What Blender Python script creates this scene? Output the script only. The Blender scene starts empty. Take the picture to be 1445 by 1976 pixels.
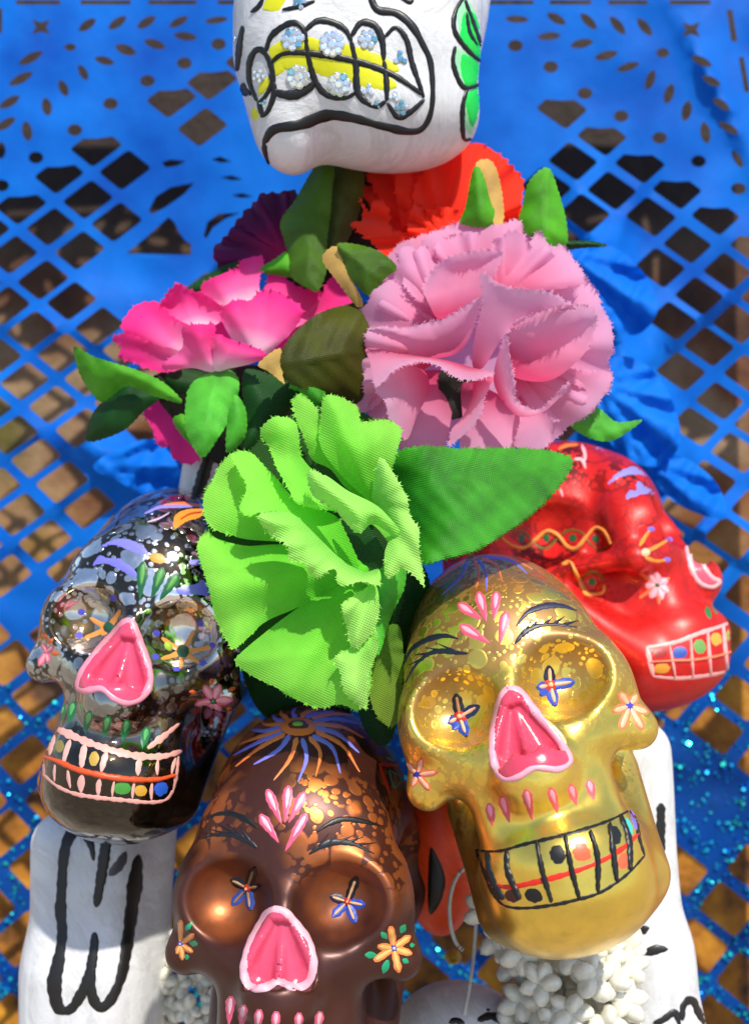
import bpy, bmesh, math, random
import numpy as np
from mathutils import Vector, Matrix, Quaternion
from mathutils.bvhtree import BVHTree
from mathutils.geometry import delaunay_2d_cdt
from mathutils import noise as mnoise

# ---------------------------------------------------------------- camera, world, sun, exposure
D = 2.4                       # metres-like units: 1 unit is about 12 cm
PITCH = math.radians(-20)     # the phone looks a little down at the figure
TILT = Matrix.Rotation(PITCH, 4, 'X')
sc = bpy.context.scene
sc.unit_settings.scale_length = 0.12
COL = sc.collection
cam_d = bpy.data.cameras.new("camera")
cam = bpy.data.objects.new("camera", cam_d)
COL.objects.link(cam)
cam.matrix_world = TILT @ Matrix.Translation((0, -D, 0)) @ Matrix.Rotation(math.radians(90), 4, 'X')
cam_d.sensor_fit = 'VERTICAL'
cam_d.sensor_height = 36
cam_d.lens = 18.0 / (0.988 / D)
cam_d.clip_start = 0.05
cam_d.clip_end = 200
cam_d.dof.use_dof = True
cam_d.dof.focus_distance = 2.28
cam_d.dof.aperture_fstop = 1.9
sc.camera = cam

SUN_EL, SUN_AZ = math.radians(66), math.radians(34)   # azimuth from behind the camera towards its right
sun_dir = Vector((math.sin(SUN_AZ) * math.cos(SUN_EL), -math.cos(SUN_AZ) * math.cos(SUN_EL), math.sin(SUN_EL)))
world = bpy.data.worlds.new("World")
sc.world = world
world.use_nodes = True
wn = world.node_tree
sky = wn.nodes.new('ShaderNodeTexSky')
sky.sky_type = 'NISHITA'
sky.sun_disc = False
sky.sun_elevation = SUN_EL
sky.sun_rotation = math.atan2(sun_dir.x, sun_dir.y)
wn.links.new(sky.outputs[0], wn.nodes['Background'].inputs[0])
wn.nodes['Background'].inputs[1].default_value = 0.15
sl = bpy.data.lights.new("sun", 'SUN')
sl.energy = 4.0
sl.angle = math.radians(1.2)
sl.color = (1.0, 0.95, 0.86)
so = bpy.data.objects.new("sun", sl)
COL.objects.link(so)
so.rotation_euler = sun_dir.to_track_quat('Z', 'Y').to_euler()
sc.view_settings.view_transform = 'Standard'
sc.view_settings.look = 'None'
sc.view_settings.exposure = 0.38
sc.view_settings.gamma = 1.0

RNG = random.Random(7)
NPR = np.random.RandomState(7)

# ---------------------------------------------------------------- helpers: placing, objects, materials
def W(px, py, y):
    k = (D + y) / D / 1000.0
    return Vector(((px - 722.5) * k, y, (988 - py) * k))

def lin(h):
    h = h.lstrip('#')
    c = [int(h[i:i + 2], 16) / 255 for i in (0, 2, 4)]
    return tuple((v / 12.92 if v <= .04045 else ((v + .055) / 1.055) ** 2.4) for v in c) + (1.0,)

def mesh_obj(name, verts, faces, mat, parent=None, smooth=True, uvs=None, attr=None):
    me = bpy.data.meshes.new(name)
    me.from_pydata([tuple(v) for v in verts], [], [tuple(f) for f in faces])
    if smooth:
        me.polygons.foreach_set('use_smooth', [True] * len(me.polygons))
    if uvs is not None:
        ul = me.uv_layers.new(name='UVMap')
        li = np.zeros(len(me.loops), dtype=np.int32)
        me.loops.foreach_get('vertex_index', li)
        ul.data.foreach_set('uv', np.asarray(uvs, dtype=np.float32)[li].ravel())
    if attr is not None:
        a = me.attributes.new('edge', 'FLOAT', 'POINT')
        a.data.foreach_set('value', np.asarray(attr, dtype=np.float32))
    me.update()
    if mat is not None:
        me.materials.append(mat)
    o = bpy.data.objects.new(name, me)
    COL.objects.link(o)
    if parent is not None:
        o.parent = parent
    return o

def to_local(parent, verts):
    if parent is None:
        return verts
    inv = parent.matrix_basis.inverted()
    return [inv @ Vector(v) for v in verts]

def tag(o, label, cat, group=None):
    o['label'] = label
    o['category'] = cat
    if group:
        o['group'] = group
    return o

def empty(name, loc, label, cat, group=None):
    o = bpy.data.objects.new(name, None)
    COL.objects.link(o)
    o.location = loc
    o.empty_display_size = .05
    return tag(o, label, cat, group)

def nodes(m):
    m.use_nodes = True
    t = m.node_tree
    return t, t.nodes['Principled BSDF']

MATS = {}
def paint_mat(hexc, rough=.42):
    key = ('paint', hexc, rough)
    if key in MATS:
        return MATS[key]
    m = bpy.data.materials.new("enamel_paint")
    t, b = nodes(m)
    tc = t.nodes.new('ShaderNodeTexCoord')
    nz = t.nodes.new('ShaderNodeTexNoise'); nz.inputs['Scale'].default_value = 60
    t.links.new(tc.outputs['Object'], nz.inputs['Vector'])
    mx = t.nodes.new('ShaderNodeMixRGB'); mx.blend_type = 'MULTIPLY'; mx.inputs[0].default_value = .35
    mx.inputs[1].default_value = lin(hexc)
    t.links.new(nz.outputs['Fac'], mx.inputs[2])
    sat = t.nodes.new('ShaderNodeMixRGB'); sat.inputs[0].default_value = .5
    t.links.new(mx.outputs[0], sat.inputs[1]); sat.inputs[2].default_value = lin(hexc)
    t.links.new(sat.outputs[0], b.inputs['Base Color'])
    b.inputs['Roughness'].default_value = rough
    bp = t.nodes.new('ShaderNodeBump'); bp.inputs['Strength'].default_value = .25; bp.inputs['Distance'].default_value = .003
    t.links.new(nz.outputs['Fac'], bp.inputs['Height'])
    t.links.new(bp.outputs[0], b.inputs['Normal'])
    MATS[key] = m
    return m

def ramp(t, stops, interp='LINEAR'):
    r = t.nodes.new('ShaderNodeValToRGB')
    r.color_ramp.interpolation = interp
    e = r.color_ramp.elements
    while len(e) < len(stops):
        e.new(.5)
    for i, (p, c) in enumerate(stops):
        e[i].position = p
        e[i].color = c if len(c) == 4 else tuple(c) + (1,)
    return r

# ---------------------------------------------------------------- signed distance modelling (smooth unions, surface nets)
def smin(a, b, k):
    h = np.clip(.5 + .5 * (b - a) / k, 0, 1)
    return b * (1 - h) + a * h - k * h * (1 - h)
def smax(a, b, k):
    return -smin(-a, -b, k)
def ell(p, c, r):
    q = p - np.array(c); r = np.array(r)
    k0 = np.sqrt(((q / r) ** 2).sum(-1)); k1 = np.sqrt(((q / r ** 2) ** 2).sum(-1)) + 1e-9
    return k0 * (k0 - 1) / k1
def cap(p, a, b, ra, rb):
    a = np.array(a); b = np.array(b); ab = b - a
    t = np.clip(((p - a) @ ab) / (ab @ ab), 0, 1)
    return np.sqrt((((p - a) - t[..., None] * ab) ** 2).sum(-1)) - (ra + (rb - ra) * t)
def rbox(p, c, h, r):
    q = np.abs(p - np.array(c)) - np.array(h) + r
    return np.sqrt((np.maximum(q, 0) ** 2).sum(-1)) + np.minimum(q.max(-1), 0) - r

def surface_nets(f, lo, hi, cell):
    lo = np.array(lo, float); hi = np.array(hi, float)
    n = np.ceil((hi - lo) / cell).astype(int) + 1
    ax = [lo[i] + cell * np.arange(n[i]) for i in range(3)]
    F = np.empty(n, dtype=np.float64)
    for i in range(n[0]):
        g = np.stack(np.meshgrid([ax[0][i]], ax[1], ax[2], indexing='ij'), -1)
        F[i] = f(g)[0]
    S = F < 0
    c = [(i, j, k) for i in (0, 1) for j in (0, 1) for k in (0, 1)]
    sl = lambda A, o: A[o[0]:A.shape[0] - 1 + o[0], o[1]:A.shape[1] - 1 + o[1], o[2]:A.shape[2] - 1 + o[2]]
    cnt = sum(sl(S, o).astype(int) for o in c)
    act = (cnt > 0) & (cnt < 8)
    idx = -np.ones(act.shape, int); ijk = np.argwhere(act); idx[act] = np.arange(len(ijk))
    P = np.zeros((len(ijk), 3)); N = np.zeros(len(ijk))
    for a in c:
        for d in range(3):
            if a[d] == 0:
                b = list(a); b[d] = 1
                fa = F[ijk[:, 0] + a[0], ijk[:, 1] + a[1], ijk[:, 2] + a[2]]
                fb = F[ijk[:, 0] + b[0], ijk[:, 1] + b[1], ijk[:, 2] + b[2]]
                m = (fa < 0) != (fb < 0)
                t = np.where(m, fa / np.where(m, fa - fb, 1), 0)
                q = np.tile(np.array(a, float), (len(ijk), 1)); q[:, d] += t
                P[m] += q[m]; N[m] += 1
    P = lo + cell * (ijk + P / N[:, None])
    faces = []
    for d in range(3):
        u, v = (d + 1) % 3, (d + 2) % 3
        A = np.moveaxis(S, (d, u, v), (0, 1, 2)); I = np.moveaxis(idx, (d, u, v), (0, 1, 2))
        e = A[:-1, 1:-1, 1:-1] != A[1:, 1:-1, 1:-1]
        w = np.argwhere(e)
        s = A[w[:, 0], w[:, 1] + 1, w[:, 2] + 1]
        q = np.stack([I[w[:, 0], w[:, 1], w[:, 2]], I[w[:, 0], w[:, 1] + 1, w[:, 2]],
                      I[w[:, 0], w[:, 1] + 1, w[:, 2] + 1], I[w[:, 0], w[:, 1], w[:, 2] + 1]], 1)
        q[~s] = q[~s][:, ::-1]
        faces.append(q)
    faces = np.concatenate(faces)
    for _ in range(3):                                        # pull the vertices onto the true surface
        d0 = f(P); h = 1e-4
        G = np.stack([(f(P + h * np.eye(3)[i]) - d0) / h for i in range(3)], -1)
        P = P - np.clip(d0, -cell, cell)[:, None] * G / np.maximum((G ** 2).sum(-1), .2)[:, None]
    return P, faces

# ---------------------------------------------------------------- painting: raised strokes laid on a surface
class Canvas:
    """Lays paint on a thing's surface; points are (x, y) in the tracing of the photo."""
    def __init__(self, parent, verts_cam, faces, origin=(0, 0), s=1.0, lift=.0012):
        self.sub = None; self.parent = parent; self.o = origin; self.s = s; self.lift = lift
        self.bvh = BVHTree.FromPolygons([tuple(v) for v in verts_cam], [tuple(f) for f in faces])
        self.inv = parent.matrix_basis.inverted()
        self.eye = Vector((0, -D, 0))
    def px(self, p):
        return (self.o[0] + p[0] / self.s, self.o[1] + p[1] / self.s)
    def cast(self, p):
        d = (W(p[0], p[1], 0) - self.eye).normalized()
        h, n, i, _ = self.bvh.ray_cast(self.eye, d)
        if h is None:
            return None
        if n.dot(d) > 0:
            n = -n
        return h, n
    def _emit(self, name, V, F, hexc, rough=.42, maxe=.05):
        ok = [f for f in F if all(V[i] is not None for i in f) and
              max((V[f[i]] - V[f[i - 1]]).length for i in range(len(f))) < maxe]
        if not ok:
            return None
        par = {}
        def find(i):
            while par.setdefault(i, i) != i:
                par[i] = par[par[i]]; i = par[i]
            return i
        for f in ok:
            for i in f[1:]:
                par[find(i)] = find(f[0])
        comps = {}
        for f in ok:
            comps.setdefault(find(f[0]), []).append(f)
        out = None
        mat = hexc if not isinstance(hexc, str) else paint_mat(hexc, rough)
        for c in sorted(comps.values(), key=len, reverse=True):
            if out is not None and len(c) < 8:
                continue
            used = sorted({i for f in c for i in f}); mp = {u: k for k, u in enumerate(used)}
            o = mesh_obj(name, [self.inv @ V[u] for u in used], [[mp[i] for i in f] for f in c], mat, self.sub or self.parent)
            out = out or o
        return out
    def stroke(self, name, pts, w, hexc, lift=None, wob=.15, closed=False, rough=.42, maxe=.05):
        """w: width or list of widths along the stroke, in tracing units"""
        lift = self.lift if lift is None else lift
        P = np.array([self.px(p) for p in pts], float)
        ws = np.array(w if hasattr(w, '__len__') else [w * .55, w, w, w * .55] if not closed else [w, w], float) / self.s
        C = spline(P, closed)
        L = np.concatenate([[0], np.cumsum(np.linalg.norm(np.diff(C, axis=0), axis=1))])
        n = max(5, min(90, int(L[-1] / 3.0)))
        t = np.linspace(0, L[-1], n)
        C = np.stack([np.interp(t, L, C[:, i]) for i in (0, 1)], 1)
        wid = np.interp(np.linspace(0, 1, n), np.linspace(0, 1, len(ws)), ws) * 1.2
        ph = RNG.random() * 9
        wid *= 1 + wob * np.sin(np.arange(n) * .9 + ph) * np.cos(np.arange(n) * .37 + ph)
        if not closed:
            e = np.minimum(np.arange(n), n - 1 - np.arange(n)) * (L[-1] / n)
            wid *= np.sqrt(np.clip((e + .3) / (wid * .5 + 1e-6), 0.12, 1))
        T = np.gradient(C, axis=0)
        if closed:
            T[0] = T[-1] = (C[1] - C[-2])
        T /= np.linalg.norm(T, axis=1)[:, None] + 1e-9
        Nn = np.stack([-T[:, 1], T[:, 0]], 1)
        S = (-1, -.8, -.35, .35, .8, 1)
        V = []
        for i in range(n):
            for s in S:
                h = self.cast(C[i] + Nn[i] * wid[i] * .5 * s)
                if h is None:
                    V.append(None)
                else:
                    V.append(h[0] + h[1] * ((1 - s * s) ** .6 * lift - .0004 + .0002 * 0))
        k = len(S); F = []
        for i in range(n - 1):
            for j in range(k - 1):
                F.append((i * k + j, i * k + j + 1, (i + 1) * k + j + 1, (i + 1) * k + j))
        return self._emit(name, V, F, hexc, rough, maxe)
    def drop(self, name, tip, end, w, hexc, core=None, lift=None):
        a = np.array(tip, float); b = np.array(end, float)
        o = self.stroke(name, [a, a * .5 + b * .5, b], [w * .12, w * .5, w * .9, w, w], hexc, lift)
        if core:
            q = a + (b - a) * .38; e = a + (b - a) * .93
            self.sub = o
            c = self.stroke(name + '_highlight', [q, (q + e) / 2, e], [w * .1, w * .35, w * .5, w * .5], core, (lift or self.lift) * 1.8)
            self.sub = None
        return o
    def fill(self, name, poly, hexc, lift=None, soft=7, smooth=True, step=5, rough=.42, maxe=.05):
        lift = self.lift if lift is None else lift
        P = np.array([self.px(p) for p in poly], float)
        if smooth:
            P = spline(P, True)
            L = np.concatenate([[0], np.cumsum(np.linalg.norm(np.diff(P, axis=0), axis=1))])
            n = max(10, int(L[-1] / 4)); t = np.linspace(0, L[-1], n, endpoint=False)
            P = np.stack([np.interp(t, L, P[:, i]) for i in (0, 1)], 1)
        pts, tris, nb = fill_mesh([P], step)
        dist = edge_dist(pts, P)
        V = []
        for p, d in zip(pts, dist):
            h = self.cast(p)
            s = min(1, d / soft)
            V.append(None if h is None else h[0] + h[1] * (lift * (1 - (1 - s) ** 2) - .0004))
        return self._emit(name, V, tris, hexc, rough, maxe)
    def dot(self, name, c, rx, ry, hexc, ang=0, lift=None, rough=.42):
        a = math.radians(ang)
        pl = []
        for i in range(18):
            t = 2 * math.pi * i / 18
            x, y = rx * math.cos(t), ry * math.sin(t)
            pl.append((c[0] + x * math.cos(a) - y * math.sin(a), c[1] + x * math.sin(a) + y * math.cos(a)))
        return self.fill(name, pl, hexc, lift, soft=max(2, min(rx, ry) / self.s * .7), smooth=False, step=max(2, min(rx, ry) / self.s / 2.2), rough=rough)

def spline(P, closed=False, m=10):
    P = np.asarray(P, float)
    if len(P) == 2 and not closed:
        return np.linspace(P[0], P[1], m)
    if closed:
        Q = np.concatenate([P[-1:], P, P[:2]])
    else:
        Q = np.concatenate([2 * P[:1] - P[1:2], P, 2 * P[-1:] - P[-2:-1]])
    out = []
    t = np.linspace(0, 1, m, endpoint=False)[:, None]
    for i in range(1, len(Q) - 2):
        a, b, c, d = Q[i - 1:i + 3]
        out.append(.5 * (2 * b + (c - a) * t + (2 * a - 5 * b + 4 * c - d) * t ** 2 + (3 * b - a - 3 * c + d) * t ** 3))
    out.append(Q[-2][None])
    return np.concatenate(out)

def inside(pts, poly):
    x, y = pts[:, 0], pts[:, 1]
    r = np.zeros(len(pts), bool)
    n = len(poly)
    for i in range(n):
        x1, y1 = poly[i]; x2, y2 = poly[(i + 1) % n]
        if y1 == y2:
            continue
        m = ((y1 > y) != (y2 > y)) & (x < (x2 - x1) * (y - y1) / (y2 - y1) + x1)
        r ^= m
    return r

def edge_dist(pts, poly):
    pts = np.asarray(pts); d = np.full(len(pts), 1e9)
    for i in range(len(poly)):
        a = poly[i]; b = poly[(i + 1) % len(poly)]; ab = b - a
        t = np.clip(((pts - a) @ ab) / (ab @ ab + 1e-12), 0, 1)
        d = np.minimum(d, np.linalg.norm(pts - a - t[:, None] * ab, axis=1))
    return d

def fill_mesh(polys, step, jitter=.0):
    """triangles filling polys[0] minus the holes polys[1:], with a grid of points inside"""
    allp = [np.asarray(p, float) for p in polys]
    lo = allp[0].min(0); hi = allp[0].max(0)
    gx, gy = np.meshgrid(np.arange(lo[0], hi[0] + step, step), np.arange(lo[1], hi[1] + step, step))
    g = np.stack([gx.ravel(), gy.ravel()], 1)
    g[:, 0] += (np.round((g[:, 1] - lo[1]) / step) % 2) * step * .5
    m = inside(g, allp[0])
    for h in allp[1:]:
        m &= ~inside(g, h)
    g = g[m]
    if len(g):
        d = np.full(len(g), 1e9)
        for p in allp:
            pl, ph = p.min(0) - step, p.max(0) + step
            near = ((g > pl) & (g < ph)).all(1)
            if near.any():
                d[near] = np.minimum(d[near], edge_dist(g[near], p))
        g = g[d > step * .45]
    V = []; E = []
    for p in allp:
        b = len(V)
        V += [Vector(q) for q in p]
        E += [(b + i, b + (i + 1) % len(p)) for i in range(len(p))]
    V += [Vector(q) for q in g]
    rv, re, rf, ov, oe, of = delaunay_2d_cdt(V, E, [], 0, 1e-4, True)
    P = np.array([tuple(v) for v in rv])
    T = np.array([tuple(f) for f in rf])
    c = P[T].mean(1)
    k = inside(c, allp[0])
    for h in allp[1:]:
        hl, hh = h.min(0), h.max(0)
        near = ((c > hl) & (c < hh)).all(1)
        if near.any():
            kk = k[near]; kk &= ~inside(c[near], h); k[near] = kk
    T = T[k]
    a, b, cc = P[T[:, 0]], P[T[:, 1]], P[T[:, 2]]
    flip = ((b - a)[:, 0] * (cc - a)[:, 1] - (b - a)[:, 1] * (cc - a)[:, 0]) > 0
    T[flip] = T[flip][:, ::-1]
    return P, T.tolist(), len(allp[0])

#@@SKULLS
# ---------------------------------------------------------------- glass skull ornaments
def skull_sdf(p):
    p = np.array(p, dtype=float); p[..., 0] = np.sqrt(p[..., 0] ** 2 + 1e-6)
    d = ell(p, (0, .09, .115), (.228, .33, .285))
    d = smin(d, ell(p, (0, -.15, .10), (.205, .10, .15)), .06)
    d = smin(d, ell(p, (0, .22, .0), (.248, .22, .215)), .08)
    d = smin(d, ell(p, (.118, -.165, -.002), (.124, .11, .116)), .03)                 # orbit
    d = smin(d, cap(p, (.19, -.13, .05), (.222, -.135, -.115), .034, .030), .05)      # outer orbit down to the cheek corner
    d = smin(d, cap(p, (.10, -.225, -.11), (.222, -.14, -.122), .032, .030), .04)
    d = smin(d, cap(p, (.216, -.13, -.112), (.19, .10, -.06), .030, .032), .035)
    d = smin(d, rbox(p, (0, -.10, -.19), (.145, .15, .13), .09), .06)
    d = smin(d, ell(p, (0, -.10, -.33), (.172, .215, .12)), .03)
    d = smin(d, rbox(p, (0, -.08, -.32), (.14, .165, .085), .08), .04)
    d = smin(d, ell(p, (0, -.10, -.40), (.168, .185, .105)), .04)
    d = smin(d, cap(p, (.145, -.06, -.38), (.165, .10, -.15), .05, .05), .05)
    d = smin(d, cap(p, (0, -.235, .0), (0, -.27, -.17), .035, .078), .05)
    d = smax(d, -ell(p, (.300, .075, .035), (.135, .185, .125)), .02)                     # temple hollow
    d = smax(d, -ell(p, (.118, -.295, .0), (.098, .115, .089)), .02)
    n = smin(cap(p, (.008, -.276, -.045), (.036, -.296, -.132), .014, .034), cap(p, (0, -.294, -.025), (0, -.335, -.115), .014, .034), .006)
    d = smax(d, -n, .010)
    return d

SK_V, SK_F = surface_nets(skull_sdf, (-.31, -.42, -.56), (.31, .5, .42), .0065)

def glass_mat(name, kind):
    m = bpy.data.materials.new(name)
    t, b = nodes(m)
    L = t.links.new
    def N(kind_, **k):
        n = t.nodes.new(kind_)
        for a, v in k.items():
            if a in ('operation', 'feature', 'blend_type', 'interpolation_type'): setattr(n, a, v)
            else: n.inputs[a.replace('_', ' ')].default_value = v
        return n
    def math2(op, a, c, cl=False):
        n = t.nodes.new('ShaderNodeMath'); n.operation = op; n.use_clamp = cl
        for i, v in enumerate((a, c)):
            if isinstance(v, (int, float)): n.inputs[i].default_value = v
            else: L(v, n.inputs[i])
        return n.outputs[0]
    def rng(v, a, c, d, e, smooth=False):
        n = t.nodes.new('ShaderNodeMapRange')
        if smooth: n.interpolation_type = 'SMOOTHSTEP'
        L(v, n.inputs['Value'])
        for k, q in zip(('From Min', 'From Max', 'To Min', 'To Max'), (a, c, d, e)): n.inputs[k].default_value = q
        return n.outputs[0]
    tc = t.nodes.new('ShaderNodeTexCoord')
    wz = N('ShaderNodeTexNoise', Scale=16., Detail=2.); L(tc.outputs['Object'], wz.inputs['Vector'])
    ad = t.nodes.new('ShaderNodeVectorMath'); ad.operation = 'MULTIPLY_ADD'
    L(wz.outputs['Color'], ad.inputs[0]); ad.inputs[1].default_value = (.022, .022, .022); L(tc.outputs['Object'], ad.inputs[2])
    nz = N('ShaderNodeTexNoise', Scale=5.0, Detail=3.); L(tc.outputs['Object'], nz.inputs['Vector'])
    fine = N('ShaderNodeTexNoise', Scale=45.0, Detail=5.); L(tc.outputs['Object'], fine.inputs['Vector'])
    sp = t.nodes.new('ShaderNodeSeparateXYZ'); L(tc.outputs['Object'], sp.inputs[0])
    # round foil bubbles of three sizes; where the glass is worn they shrink and the dark glass shows between them
    s1, s2, s3 = {'gold': (19, 36, 70), 'copper': (13, 26, 52), 'silver': (14, 28, 55), 'red': (17, 30, 60)}[kind]
    z0, z1, n_lo, n_hi = {'gold': (-.26, .08, .22, .46), 'copper': (-.05, .2, .44, .6), 'silver': (-.30, .06, .24, .48), 'red': (-.35, .05, .30, .6)}[kind]
    worn = math2('MULTIPLY', rng(sp.outputs['Z'], z0, z1, 0, 1), rng(nz.outputs['Fac'], n_lo, n_hi, 0, 1), True)
    field = None
    for sc_, r in ((s1, .50 if kind != 'gold' else .44), (s2, .46 if kind != 'gold' else .42), (s3, .42 if kind != 'gold' else .40)):
        v = t.nodes.new('ShaderNodeTexVoronoi'); v.feature = 'F1'; v.inputs['Scale'].default_value = sc_; v.inputs['Randomness'].default_value = .9
        L(ad.outputs[0], v.inputs['Vector'])
        f = math2('SUBTRACT', r, v.outputs['Distance'])
        field = f if field is None else math2('MAXIMUM', field, f)
    foil_b = rng(field, .03, .10, 0, 1, True)
    if kind in ('gold', 'red'):
        foil = math2('SUBTRACT', 1.0, math2('MULTIPLY', worn, math2('SUBTRACT', 1.0, foil_b)), True)
    if kind in ('copper', 'silver'):
        # eye-socket tint: copper lacquer with a painted-in lit glow; gold on silver
        ax = math2('ABSOLUTE', sp.outputs['X'], 0)
        dx = math2('MULTIPLY', math2('SUBTRACT', ax, .118), 11.5); dz = math2('MULTIPLY', sp.outputs['Z'], 12.5); dy = math2('MULTIPLY', math2('ADD', sp.outputs['Y'], .19), 9.0)
        r2 = math2('ADD', math2('ADD', math2('MULTIPLY', dx, dx), math2('MULTIPLY', dz, dz)), math2('MULTIPLY', dy, dy))
        socket_glow_tint = math2('MULTIPLY', rng(r2, .4, 1.5, .5, 0, True), rng(nz.outputs['Fac'], .38, .6, .0, 1), True)
        foil = math2('MULTIPLY', worn, foil_b, True)
        if kind == 'copper':
            foil = math2('MAXIMUM', foil, socket_glow_tint)
    foil = math2('MULTIPLY', foil, rng(fine.outputs['Fac'], .25, .55, .8, 1.0), True)
    c_dark, c_foil, met_d, met_f, r_d, r_f = {
        'gold': ('#8a6632', '#ffd860', .45, .98, .46, .28),
        'copper': ('#4a241a', '#cf7438', .45, .85, .40, .40),
        'silver': ('#3a3020', '#f4f2ee', .92, 1.0, .07, .12),
        'red': ('#4c0808', '#d82420', .15, .35, .42, .38)}[kind]
    mx = t.nodes.new('ShaderNodeMixRGB'); L(foil, mx.inputs[0])
    mx.inputs[1].default_value = lin(c_dark); mx.inputs[2].default_value = lin(c_foil)
    col = mx.outputs[0]
    if kind == 'silver':
        mg = t.nodes.new('ShaderNodeMixRGB'); L(math2('MULTIPLY', socket_glow_tint, 1.3, True), mg.inputs[0]); L(col, mg.inputs[1]); mg.inputs[2].default_value = lin('#b08a4a'); col = mg.outputs[0]
    # cloudy tint of the lacquer
    hs = t.nodes.new('ShaderNodeHueSaturation'); L(col, hs.inputs['Color']); L(rng(nz.outputs['Fac'], .3, .7, .8, 1.15), hs.inputs['Value'])
    L(hs.outputs[0], b.inputs['Base Color'])
    L(rng(foil, 0, 1, met_d, met_f), b.inputs['Metallic'])
    L(math2('ADD', rng(foil, 0, 1, r_d, r_f), rng(fine.outputs['Fac'], .3, .7, -.03, .05)), b.inputs['Roughness'])
    b.inputs['Coat Weight'].default_value = {'gold': .2, 'copper': .12, 'silver': 1.0, 'red': .1}[kind]
    if kind == 'red':
        b.inputs['Specular IOR Level'].default_value = .3
    b.inputs['Coat Roughness'].default_value = {'gold': .3, 'copper': .3, 'silver': .03, 'red': .3}[kind]
    bp = t.nodes.new('ShaderNodeBump'); bp.inputs['Strength'].default_value = .6 if kind == 'silver' else .3; bp.inputs['Distance'].default_value = .010 if kind == 'silver' else .0025
    L(math2('ADD', foil if kind != 'silver' else math2('MULTIPLY', foil, .2), wz.outputs['Fac'] if kind == 'silver' else nz.outputs['Fac']), bp.inputs['Height']); L(bp.outputs[0], b.inputs['Normal'])
    return m

def ornament(kind, v, ys, label, origin, s):
    r = Vector(v[:3]); q = Quaternion(r.normalized(), r.length)
    e = empty('skull_ornament', (v[3], ys, v[4]), label, 'skull ornament', 'glass skull ornaments')
    e.rotation_mode = 'QUATERNION'; e.rotation_quaternion = q
    e.scale = (v[5],) * 3
    e.matrix_basis = Matrix.LocRotScale(Vector((v[3], ys, v[4])), q, Vector((v[5],) * 3))
    body = mesh_obj('skull_body', SK_V, SK_F, glass_mat(kind + '_mercury_glass', kind), e)
    M = np.array(e.matrix_basis)
    vc = SK_V @ M[:3, :3].T + M[:3, 3]
    return Canvas(e, vc, SK_F, origin, s)

def flower(cv, name, c, arms, w, hexc, edge=None, core='#2a3cb0', cr=14, ring=None, lift=None):
    for a in arms:
        a_ = np.array(a, float); c_ = np.array(c, float)
        if edge:
            cv.sub = cv.stroke(name + '_petal', [c_, (a_ + c_) / 2, a_], [w * .45, w * .8, w, w * .9], edge, cv.lift)
        cv.stroke(name + '_petal_core' if edge else name + '_petal', [c_ + (a_ - c_) * .1, (a_ + c_) / 2, c_ + (a_ - c_) * (.9 if edge else 1)],
                  [w * .3, w * .45, w * .55, w * .5] if edge else [w * .5, w * .9, w, w * .8], hexc, cv.lift * (1.9 if edge else 1.2))
        cv.sub = None
    q = cv.dot(name + '_centre', c, cr, cr, ring or core, lift=cv.lift * 2.2)
    if ring:
        cv.sub = q
        cv.dot(name + '_centre_dot', c, cr * .6, cr * .6, core, lift=cv.lift * 2.9)
        cv.sub = None

def nose(cv, outline, deep, rim, w):
    cv.fill('nose_paint', outline, deep, lift=.0045, soft=3, step=3, rough=.22, maxe=.14)
    cv.stroke('nose_rim', outline + outline[:1], w, rim, lift=.006, closed=True, rough=.35, maxe=.14)

def spikes(cv, name, base, bw, sp, sw, hexc):
    cv.stroke(name, base, bw, hexc, lift=.002)
    for a, b in sp:
        cv.stroke(name + '_hair', [a, b], [sw, sw * .8, sw * .45, 1.5], hexc, lift=.0024)

# --- gold
g = ornament('gold', [-0.4065, -0.2835, -0.1366, 0.2862, -0.4076, 0.9065], .05,
             'gold glass skull ornament tilted to the right with black-outlined teeth', (720, 1030), 2.408)
for i, p in enumerate([[(430, 118), (330, 190), (240, 262)], [(470, 122), (490, 190), (476, 255)], [(500, 112), (570, 145), (600, 222)],
                       [(520, 96), (640, 112), (740, 165)], [(540, 82), (640, 88), (722, 108)], [(410, 112), (300, 165), (235, 215)]]):
    g.stroke('sun_ray', p, [14, 12, 9, 3], '#e8743c')
for p in [[(405, 122), (300, 205), (212, 290)], [(435, 130), (405, 200), (322, 282)], [(485, 118), (520, 175), (526, 266)],
          [(515, 104), (640, 125), (716, 185)], [(535, 88), (650, 98), (750, 132)]]:
    g.stroke('sun_ray', p, [14, 14, 11, 3], '#6f6fd8')
g.dot('sun_centre', (445, 110), 50, 15, '#d8722c'); g.dot('sun_centre_dot', (445, 109), 30, 9, '#5a7a28', lift=.006)
for tip, end in [((505, 400), (395, 325)), ((524, 408), (488, 270)), ((560, 396), (572, 268)), ((585, 515), (618, 362)), ((542, 510), (402, 425))]:
    g.drop('brow_petal', tip, end, 46, '#e2526f', '#f6a4b4')
g.stroke('eyebrow', [(140, 615), (175, 540), (250, 492), (330, 474), (396, 488)], [3, 16, 24, 24, 4], '#141428', lift=.002)
g.stroke('eyebrow', [(662, 430), (715, 368), (800, 335), (880, 336), (945, 358)], [4, 20, 28, 22, 3], '#23243e', lift=.002)
spikes(g, 'lashes', [(440, 556), (380, 552), (320, 545), (250, 562), (190, 620), (150, 695)], [8, 22, 22, 14, 9, 3],
       [((385, 550), (292, 506)), ((330, 546), (245, 528)), ((275, 556), (195, 560)), ((235, 580), (168, 608))], 14, '#16182c')
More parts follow.
